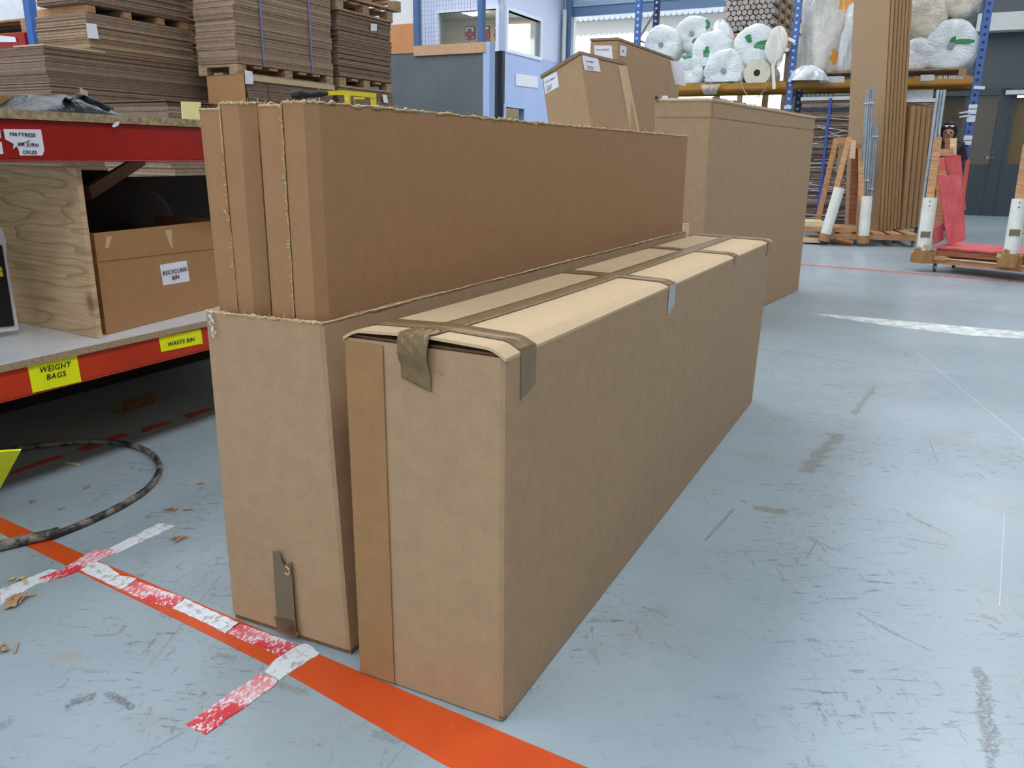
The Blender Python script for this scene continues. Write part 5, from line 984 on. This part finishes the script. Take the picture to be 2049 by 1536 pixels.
# ================================================================= trolleys
RV = -V                                                                # to the right
def caster(parent, p, r=.055):
    m = MB(); m.tube([p+Z*r-V*.016, p+Z*r+V*.016], r, 18); w_ = m.build('caster', M['rubber'], parent)
    m = MB(); m.tube([p+Z*r-V*.018, p+Z*r+V*.018], r*.45, 12); m.build('hub', M['steel'], w_)
    m = MB(); m.bar(p+Z*r-V*.024, p+Z*(2*r+.03)-V*.024, .05, .004, U); m.bar(p+Z*r+V*.024, p+Z*(2*r+.03)+V*.024, .05, .004, U); m.obox(p+Z*(2*r+.02)-V*.03-U*.03, V*.06, U*.06, Z*.012); m.build('fork', M['steel'], w_)
O2 = fl(1869, 543); O2 = A(O2[0], O2[1], 0); RV = nrm(fl(1996, 537, .09)-fl(1876, 525, .09)); U2 = A(-RV[1], RV[0], 0)
def q2(px, y, b=0.): return onp(px, y, O2+U2*b, U2)
tr = thing('timber_trolley', 'timber trolley on casters carrying red boards at the right edge', 'trolley', vq(O2-V*.5, 0))
Wd2 = 1.25; D2 = .62
for a in (0, -Wd2):
    for b in (.0, D2-.12): caster(tr, O2-RV*a+U2*b, .042)
def t2(m, a0, a1, b0, b1, z0, z1): return m.obox(O2+RV*a0+U2*b0+Z*z0, RV*(a1-a0), U2*(b1-b0), Z*(z1-z0))
zr0 = .115; m = MB(); t2(m, -.10, Wd2+.2, -.06, -.015, zr0-.025, zr0+.035); t2(m, -.10, Wd2+.2, D2-.05, D2, zr0-.025, zr0+.035); m.build('rail', M['pine'], tr)
for a in (-.05, .98): m = MB(); t2(m, a, a+.18, -.075, D2, zr0+.008, zr0+.055); m.build('cross_block', M['pine'], tr)
m = MB(); t2(m, .12, .95, -.085, -.062, zr0+.030, zr0+.040); m.build('pale_strip', M['pine_pale'], tr)
zd = q2(1900, 494)[2]; m = MB(); t2(m, .0, .93, -.03, D2-.04, zr0+.056, zd-.02); m.build('skirt_box', M['pine_red'], tr, bevel=.004)
m = MB(); t2(m, -.03, .98, -.05, D2, zd-.02, zd); m.build('deck', M['red_board'], tr)
# posts with white tube sleeves and card padding
for px, nm in ((1, 0), (2, 1)):
    if nm == 0: b0, t0, tp_ = q2(1847, 505, -.07), q2(1862, 396, -.02), q2(1877, 275, .12)
    else: b0, t0, tp_ = q2(2021, 512, -.07), q2(2040, 398, -.02), q2(2056, 290, .12)
    m = MB(); m.bar(lerp(b0, t0, .0)-Z*.02, tp_, .075, .04, V); m.build('post', M['pine'], tr)
    m = MB(); d_ = nrm(t0-b0); m.tube([b0+d_*.02-U*.02, t0-U*.02], .066, 18); sl = m.build('white_sleeve', M['white_tube'], tr)
    for k in (0, 1): m = MB(); p_ = t0-d_*(.03+k*.045)-U*.088; m.tube([p_, p_-U*.002], .007, 8); m.build('screw', M['black'], sl)
    m = MB(); p_ = lerp(b0, t0, .34 if nm == 0 else .42); s_ = nrm(np.cross(d_, Z*0+U)); m.bar(p_-d_*.03-U*.062, p_+d_*.03-U*.062, .09, .052, V); m.build('tape_patch', M['tape_flat'], sl)
    m = MB(); ph = rng.random(4)*6
    m.grid(lambda i, j: b0+Z*(-.10+.13*j)+V*(.10*math.cos(i*6.283))*(1+.12*math.sin(5*i*6.283+ph[0]+3*j))+U*(.09*math.sin(i*6.283))*(1+.1*math.sin(7*i*6.283+ph[1]))-U*.02, 24, 6); m.build('card_padding', M['kraft_warm'], tr, solid=.006)
    m = MB()
    for k in range(5): p_ = b0+V*.09*rng.normal()-U*.08+Z*.02*rng.normal(); m.poly([p_, p_+V*.05+Z*.01, p_+V*.04+Z*.045, p_+Z*.03-V*.01], .004)
    m.build('torn_padding', M['torn'], tr)
hp2 = [q2(1896, 283, .55)]
for (x0, x1, y0, y1, mt, b) in ((1891, 1899, 276, 420, 'pine_red', .5), (1901, 1913, 276, 420, 'pine_pale', .48)): m = MB(); m.slab([q2(x0-6, y1, b), q2(x1-6, y1, b), q2(x1, y0, b), q2(x0, y0, b)], .03); m.build('back_post', M[mt], tr)
m = MB(); m.slab([q2(1880, 312, .45), q2(1904, 312, .45), q2(1904, 297, .45), q2(1880, 298, .45)], .025); m.build('cross_piece', M['pine'], tr)
m = MB(); m.slab([q2(1862, 470, .40), q2(1884, 470, .40), q2(1894, 340, .40), q2(1878, 340, .40)], .03); m.build('inner_post', M['pine'], tr)
def board(lab, px, bs, t_=.016, name='red_board'):
    m = MB(); q = [q2(x, y, b) for (x, y), b in zip(px, bs)]; m.slab(q, t_); o = m.build(name, M['red_board']); return tag(o, lab, 'board', 'red boards on the trolley')
board('tall red board leaning upright at the front of the trolley', [(1898, 491), (1933, 479), (1924, 350), (1877, 350)], (.06, .30, .46, .22))
board('upper red board leaning behind the tall red one', [(1895, 420), (1932, 420), (1921, 310), (1888, 308)], (.44, .44, .46, .46))
board('dark narrow red board at the left behind the two tall ones', [(1872, 380), (1893, 380), (1890, 313), (1880, 316)], (.40, .43, .45, .43))
board('short red board standing at the left end of trolley deck', [(1871, 489), (1888, 480), (1888, 446), (1869, 456)], (.02, .26, .26, .02))
# low timber piece behind at right edge
m = MB(); p_ = fl(2016, 466); m.obox(vq(p_, .0), RV*.7, U*.35, Z*.04); m.obox(vq(p_, .04)+RV*.05+U*.05, RV*.6, U*.1, Z*.02); o = m.build('timber_sled', M['pine_pale'], bevel=.006); tag(o, 'pale timber base on the floor at far right behind the trolley', 'timber')
m = MB(); p_ = fl(2020, 463); m.obox(vq(p_, .062)+U*.05, RV*.5, U*.1, Z*.33); o = m.build('timber_block', M['pine_pale'], bevel=.02); tag(o, 'pale upright timber block standing on the base at far right', 'timber')
m = MB(); m.bar(at(1937, 320, 11.5), A(*at(1922, 440, 11.3)[:2], 0), .05, .03, V); o = m.build('red_bar', M['pine_red']); o.data.materials[0] = M['orange_beam']; tag(o, 'slanting red orange bar behind the red boards', 'bar')
# --- trolley A with tall brown card packs
N3 = fl(1757, 462, .172); N3z = .172
NA = A(N3[0], N3[1], 0); aF = nrm(fl(1693, 452, .172)-fl(1757, 462, .172)); aF = nrm(aF*A(1, 1, 0)); aS = nrm((fl(1840, 454, .172)-fl(1757, 462, .172))*A(1, 1, 0))
wz = .14
ta = thing('timber_trolley', 'timber trolley on casters carrying tall brown card packs and conduit', 'trolley', vq(NA+aF*.2, 0))
def flo(px, y): p = fl(px, y); return A(p[0], p[1], 0)
WL, WR = flo(1650, 488), flo(1826, 494); fd = nrm(WR-WL); bd = A(-fd[1], fd[0], 0)
for p_ in (WL+fd*.03, WR, WR+bd*.45-fd*.14, WL+bd*.45): caster(ta, p_+bd*.03, .042)
def t3(m, a0, a1, b0, b1, z0, z1): return m.obox(WL+fd*a0+bd*b0+Z*z0, fd*(a1-a0), bd*(b1-b0), Z*(z1-z0))
LA = np.linalg.norm(WR-WL)
m = MB(); t3(m, -.05, LA+.05, -.06, -.02, .085, .148); t3(m, -.05, LA+.05, .75, .79, .085, .148); m.build('rail', M['pine'], ta)
m = MB(); 
for k in range(6): t3(m, -.05+k*(LA-.05)/5, .10+k*(LA-.05)/5, -.06, .80, .15, .170)
m.build('deck_board', M['pine'], ta)
zT = .171
zpk = .172
def at3(px, y, b=0.): return onp(px, y, WL+bd*b, bd)
for (bx0, by0, tx0, ty0, wx0, wy0, wx1, wy1) in ((1648, 474, 1700, 275, 1652, 468, 1680, 376), (1726, 478, 1722, 280, 1728, 472, 1735, 393)):
    m = MB(); m.bar(at3(bx0, by0, -.08), at3(tx0, ty0, .25), .07, .04, V); m.build('post', M['pine'], ta)
    a_, b_ = at3(wx0, wy0, -.14), at3(wx1, wy1, -.08); m = MB(); m.tube([a_, b_], .068, 18); sl = m.build('white_sleeve', M['white_tube'], ta); m = MB(); m.tube([a_-nrm(b_-a_)*.1, a_], .075, 12); m.build('card_padding', M['kraft_warm'], sl); 
m = MB(); m.bar(at3(1635, 448, .5), at3(1674, 276, .42), .07, .04, V); m.build('post', M['pine'], ta)
m = MB(); m.slab([at3(1672, 289, .40), at3(1693, 289, .40), at3(1694, 275, .40), at3(1675, 275, .40)], .03); m.build('cross_piece', M['pine'], ta)
m = MB(); m.slab([at3(1712, 297, .2), at3(1738, 297, .2), at3(1740, 278, .2), at3(1712, 282, .2)], .03); m.build('cross_piece', M['pine'], ta)
m = MB(); m.slab([at3(1698, 448, .32), at3(1712, 450, .32), at3(1722, 282, .32), at3(1706, 279, .32)], .05); m.build('post', M['pine_red'], ta)
m = MB(); m.slab([at3(1700, 316, .12), at3(1711, 318, .12), at3(1713, 280, .12), at3(1704, 279, .12)], .03); m.build('pale_block', M['pine_pale'], ta)
m = MB(); m.slab([at3(1672, 345, .5), at3(1680, 345, .5), at3(1690, 290, .5), at3(1680, 290, .5)], .02); m.build('panel', M['kraft_pale'], ta)
m = MB(); m.slab([at3(1716, 341, .45), at3(1730, 341, .45), at3(1730, 296, .45), at3(1716, 296, .45)], .02); m.build('panel', M['kraft_pale'], ta)
# timber offcuts lying on the left of trolley A
lt = [((1608, 452), (1650, 462), .42, .30), ((1608, 464), (1645, 472), .30, .24), ((1608, 474), (1642, 480), .18, .10), ((1670, 457), (1716, 465), .40, .32)]
for k, (pa, pb, z0, z1) in enumerate(lt):
    pa_ = at3(pa[0], pa[1], -.10 if k < 3 else -.04); pb_ = at3(pb[0], pb[1], -.10 if k < 3 else -.04); m = MB(); zz = [(.235, .30), (.172, .233), (.02, .083), (.172, .235)][k]
    m.obox(vq(pa_, zz[0]), (pb_-pa_)*A(1, 1, 0), bd*.5, Z*(zz[1]-zz[0])); m.build('timber_offcut', M['pine'] if k % 2 else M['pine_pale'], ta)
m = MB(); m.bar(at3(1670, 478, -.13), at3(1706, 488, -.13), .07, .05, V); o = m.build('timber_offcut', M['pine_red']); tag(o, 'reddish timber offcut dropped slanting under the card trolley', 'timber')
# the packs: tall front panel then folded packs stacked behind each other
def pack(lab, a0, a1, w_, z1, lean=.0, mat='pack_card', group='tall folded brown card packs on the trolley', yoff=0):
    m = MB(); t_ = a1-a0; o_ = NA+aS*a0; ax = aF
    # folded profile: two skins joined by a rounded fold at the near edge
    prof = []; n_ = 6
    for k in range(n_+1): th_ = -math.pi/2+math.pi*k/n_; prof.append((-.5*t_*math.cos(th_)*.9, t_/2+t_/2*.92*math.sin(th_)))
    q = [o_+ax*x+aS*y for x, y in prof]; far = [o_+ax*w_+aS*(t_*.96), o_+ax*w_+aS*(t_*.04)]
    ring = q+far; m.prism([vq(p, zpk+yoff) for p in ring], [vq(p+V*lean*(z1-zpk), z1) for p in ring]); o = m.build('card_pack', M[mat]); tag(o, lab, 'card pack', group)
    return o
sR = lambda px: tpx(vq(NA, 1.5), aS, px)
e1, e2 = tpx(vq(NA, .3), aS, 1801), tpx(vq(NA, .3), aS, 1852)
pk = pack('tall single brown card panel facing left, front of the packs', -.0, .012, (tpx(vq(NA, .3), aF, 1692)), 3.7, .078, 'kraft', 'tall folded brown card packs on the trolley')
names = ['first', 'second', 'third', 'fourth', 'fifth', 'sixth']
for k in range(6): a0 = .016+(e1-.016)*k/6; pack('tall folded brown card pack reaching out of frame, %s from the left' % names[k], a0, a0+(e1-.016)/6*.93, .42-.02*k, 3.7, .078, yoff=.004*k)
zs_ = onp(1850, 216, NA, aF)[2]; zs_ = at(1850, 216, (NA+aS*e2)[1])[2]
for k in range(5): a0 = e1+.01+(e2-e1-.01)*k/5; pack('shorter folded brown card pack with open top, %s from the left' % names[k], a0, a0+(e2-e1-.01)/5*.93, .40, zs_, .05, group='shorter folded brown card packs on the trolley', yoff=.004*k)
m = MB()
for k in range(10): p_ = NA+aS*(e1+.02+(e2-e1-.02)*k/10+.01)-aF*.0; p_ = p_+V*.05*(zs_-zpk); m.tube([vq(p_, zs_+.004), vq(p_, zs_+.02)], .018, 8)
o = m.build('flute_ends', M['kraft_dark']); o.parent = None; tag(o, 'row of dark open flutes on top of the shorter card packs', 'card flutes')
# grey conduit bundles
def conduit(lab, px0, px1, b, n_, r_=.012):
    a_, b_ = onp(px0[0], px0[1], NA-aS*b-aF*.0, nrm(aF+aS)), onp(px1[0], px1[1], NA-aS*b, nrm(aF+aS)); a_[2] = max(a_[2], .175); th = thing('conduit_bundle', lab, 'conduit', tuple(a_), 'grey conduit bundles on the card trolley'); sd = nrm(np.cross(b_-a_, FW)); bk = nrm(np.cross(sd, b_-a_))
    for k in range(n_): off = sd*((k % 3)-1)*r_*2.05+bk*(k//3)*r_*1.8; e = lerp(a_, b_, 1-.10*rng.random() if k else 1); m = MB(); m.tube([a_+off, e+off*.8], r_, 8); m.build('conduit', M['galv'], th)
    for s_ in (.15, .85): c_ = lerp(a_, b_, s_)+bk*r_*1.5; m = MB(); m.tube([c_-nrm(b_-a_)*.008, c_+nrm(b_-a_)*.008], r_*3.9, 14); m.build('cable_tie', M['fascia'], th)
conduit('tall grey conduit bundle in front of the brown card panel', (1729, 393), (1743, 172), .22, 9, .017)
conduit('shorter grey conduit bundle in front of the brown card panel', (1737, 400), (1752, 250), .14, 9, .017)
a_, b_ = at(1856, 400, 10.0), at(1884, 180, 10.3); m = MB()
cth = thing('conduit_bundle', 'film wrapped grey conduit bundle right of the short card packs', 'conduit', tuple(a_*A(1, 1, 0)), 'grey conduit bundles on the card trolley')
for k in range(6): sd = V*((k % 3)-1)*.036+U*(k//3)*.03; m = MB(); m.tube([A(a_[0], a_[1], .002)+sd, lerp(a_, b_, .62 if k % 2 else 1.)+sd], .018, 8); m.build('conduit', M['galv'], cth)
m = MB(); m.slab([at(1856, 400, 9.95), at(1862, 400, 9.95), at(1873, 290, 10.0), at(1866, 290, 10.0)], .006)
# ================================================================= person in the background
PC = at(1898, 264, 12.15); px_, py_ = PC[0], PC[1]; Hd = PC[2]                 # head centre
fc = nrm(A(-px_, -py_, 0)); sdp = A(fc[1], -fc[0], 0)*-1                        # facing the camera
pe = thing('person', 'person in black jacket with glasses pushed up on hair, looking down, far right background', 'person', A(px_, py_, 0))
def skin(name, V_, E_, R_, mat, parent, sub=2, rootv=0):
    me = bpy.data.meshes.new(name); base = np.array(parent['_o']); me.from_pydata([tuple(np.array(v)-base) for v in V_], E_, []); me.materials.append(mat)
    o = bpy.data.objects.new(name, me); COL.objects.link(o); o.parent = parent; o['_o'] = tuple(map(float, base))
    md = o.modifiers.new('skin', 'SKIN'); md.use_smooth_shade = True
    for i, r in enumerate(R_): me.skin_vertices[0].data[i].radius = (r if isinstance(r, tuple) else (r, r))
    me.skin_vertices[0].data[rootv].use_root = True
    s_ = o.modifiers.new('sub', 'SUBSURF'); s_.levels = s_.render_levels = sub; return o
def W(x, y, z): return A(px_, py_, 0)+sdp*x+fc*y+Z*z                            # body frame: x to the side, y forward
hz = Hd; k_ = hz/1.63
Vt = [W(0, 0, .98*k_), W(0, .01, 1.18*k_), W(0, 0, 1.36*k_), W(0, .0, 1.46*k_), W(0, .03, 1.52*k_), W(0, .04, 1.60*k_), W(0, .03, 1.68*k_),
      W(.17, 0, 1.40*k_), W(.24, .02, 1.14*k_), W(.17, .22, 1.10*k_), W(.10, .27, 1.13*k_), W(-.17, 0, 1.40*k_), W(-.24, .02, 1.14*k_), W(-.17, .22, 1.10*k_), W(-.10, .27, 1.13*k_),
      W(.10, 0, .90*k_), W(.11, .01, .50*k_), W(.11, -.02, .09), W(.11, .12, .035), W(-.10, 0, .90*k_), W(-.11, .01, .50*k_), W(-.11, -.02, .09), W(-.11, .12, .035)]
E_ = [(0, 1), (1, 2), (2, 3), (3, 4), (4, 5), (5, 6), (2, 7), (7, 8), (8, 9), (9, 10), (2, 11), (11, 12), (12, 13), (13, 14), (0, 15), (15, 16), (16, 17), (17, 18), (0, 19), (19, 20), (20, 21), (21, 22)]
Rr = [.15, .14, .15, .07, .055, .085, .07, .075, .055, .045, .03, .075, .055, .045, .03, .10, .075, .05, .035, .10, .075, .05, .035]
body = skin('body', Vt, E_, Rr, M['skin'], pe)
skin('jacket', [W(0, 0, .86*k_), W(0, .01, 1.15*k_), W(0, 0, 1.36*k_), W(0, -.01, 1.47*k_), W(.18, 0, 1.41*k_), W(.25, .02, 1.14*k_), W(.18, .21, 1.10*k_), W(-.18, 0, 1.41*k_), W(-.25, .02, 1.14*k_), W(-.18, .21, 1.10*k_)],
     [(0, 1), (1, 2), (2, 3), (2, 4), (4, 5), (5, 6), (2, 7), (7, 8), (8, 9)], [.19, .18, .18, .10, .095, .075, .06, .095, .075, .06], M['jacket'], pe)
skin('trousers', [W(0, 0, .95*k_), W(.10, 0, .86*k_), W(.11, .01, .50*k_), W(.11, -.01, .10), W(-.10, 0, .86*k_), W(-.11, .01, .50*k_), W(-.11, -.01, .10)], [(0, 1), (1, 2), (2, 3), (0, 4), (4, 5), (5, 6)], [.15, .115, .09, .075, .115, .09, .075], M['trousers'], pe)
for sgn in (1, -1):
    skin('hand', [W(sgn*.10, .27, 1.13*k_), W(sgn*.05, .31, 1.15*k_), W(sgn*.02, .34, 1.18*k_), W(sgn*.02, .345, 1.16*k_), W(sgn*.025, .345, 1.14*k_), W(sgn*.03, .34, 1.12*k_), W(sgn*.07, .32, 1.19*k_)], [(0, 1), (1, 2), (1, 3), (1, 4), (1, 5), (1, 6)], [.028, .03, .010, .010, .010, .009, .011], M['skin'], pe, 1)
m = MB(); hc_ = W(0, .02, 1.63*k_)
def hairf(i, j):
    a = i*2*math.pi; e = -0.55*math.pi/2+j*(1.55*math.pi/2); d = fc*math.cos(a)*math.cos(e)+sdp*math.sin(a)*math.cos(e); frontness = math.cos(a)
    r = .115 if frontness < .35 or e > .75 else .075; return hc_+d*r*(1+.04*math.sin(12*a))+Z*(.135*math.sin(e)+.005)-fc*.018
m.grid(hairf, 28, 14); m.build('hair', M['hair'], pe, smooth=True)
m = MB(); 
for sgn in (1, -1): m.tube([W(sgn*.035, .115, 1.745*k_-.03), W(sgn*.035, .125, 1.747*k_-.03)], .015, 12)
m.tube([W(-.075, .10, 1.715*k_), W(0, .12, 1.72*k_), W(.075, .10, 1.715*k_)], .005, 6); m.build('glasses', M['film'], pe)
m = MB(); m.tube([W(0, .115, 1.625*k_), W(0, .150, 1.592*k_), W(0, .13, 1.585*k_)], [.012, .016, .010], 8); m.build('nose', M['skin'], pe, smooth=True)
for sgn in (1, -1): m = MB(); m.tube([W(sgn*.034-.014, .126, 1.622*k_), W(sgn*.034+.014, .126, 1.622*k_)], .007, 6); m.build('eye', M['black'], pe)
m = MB(); m.tube([W(-.025, .125, 1.557*k_), W(.025, .125, 1.557*k_)], .006, 6); m.build('mouth', plain('lips', '#7a4a42', .6), pe)
for sgn in (1, -1): m = MB(); m.tube([W(sgn*.09, .02, 1.60*k_), W(sgn*.10, .01, 1.63*k_)], [.012, .018], 8); m.build('ear', M['skin'], pe)
# tidy helper data
for o in bpy.data.objects:
    if '_o' in o: del o['_o']
    if o.parent is not None and 'category' in o: del o['category']
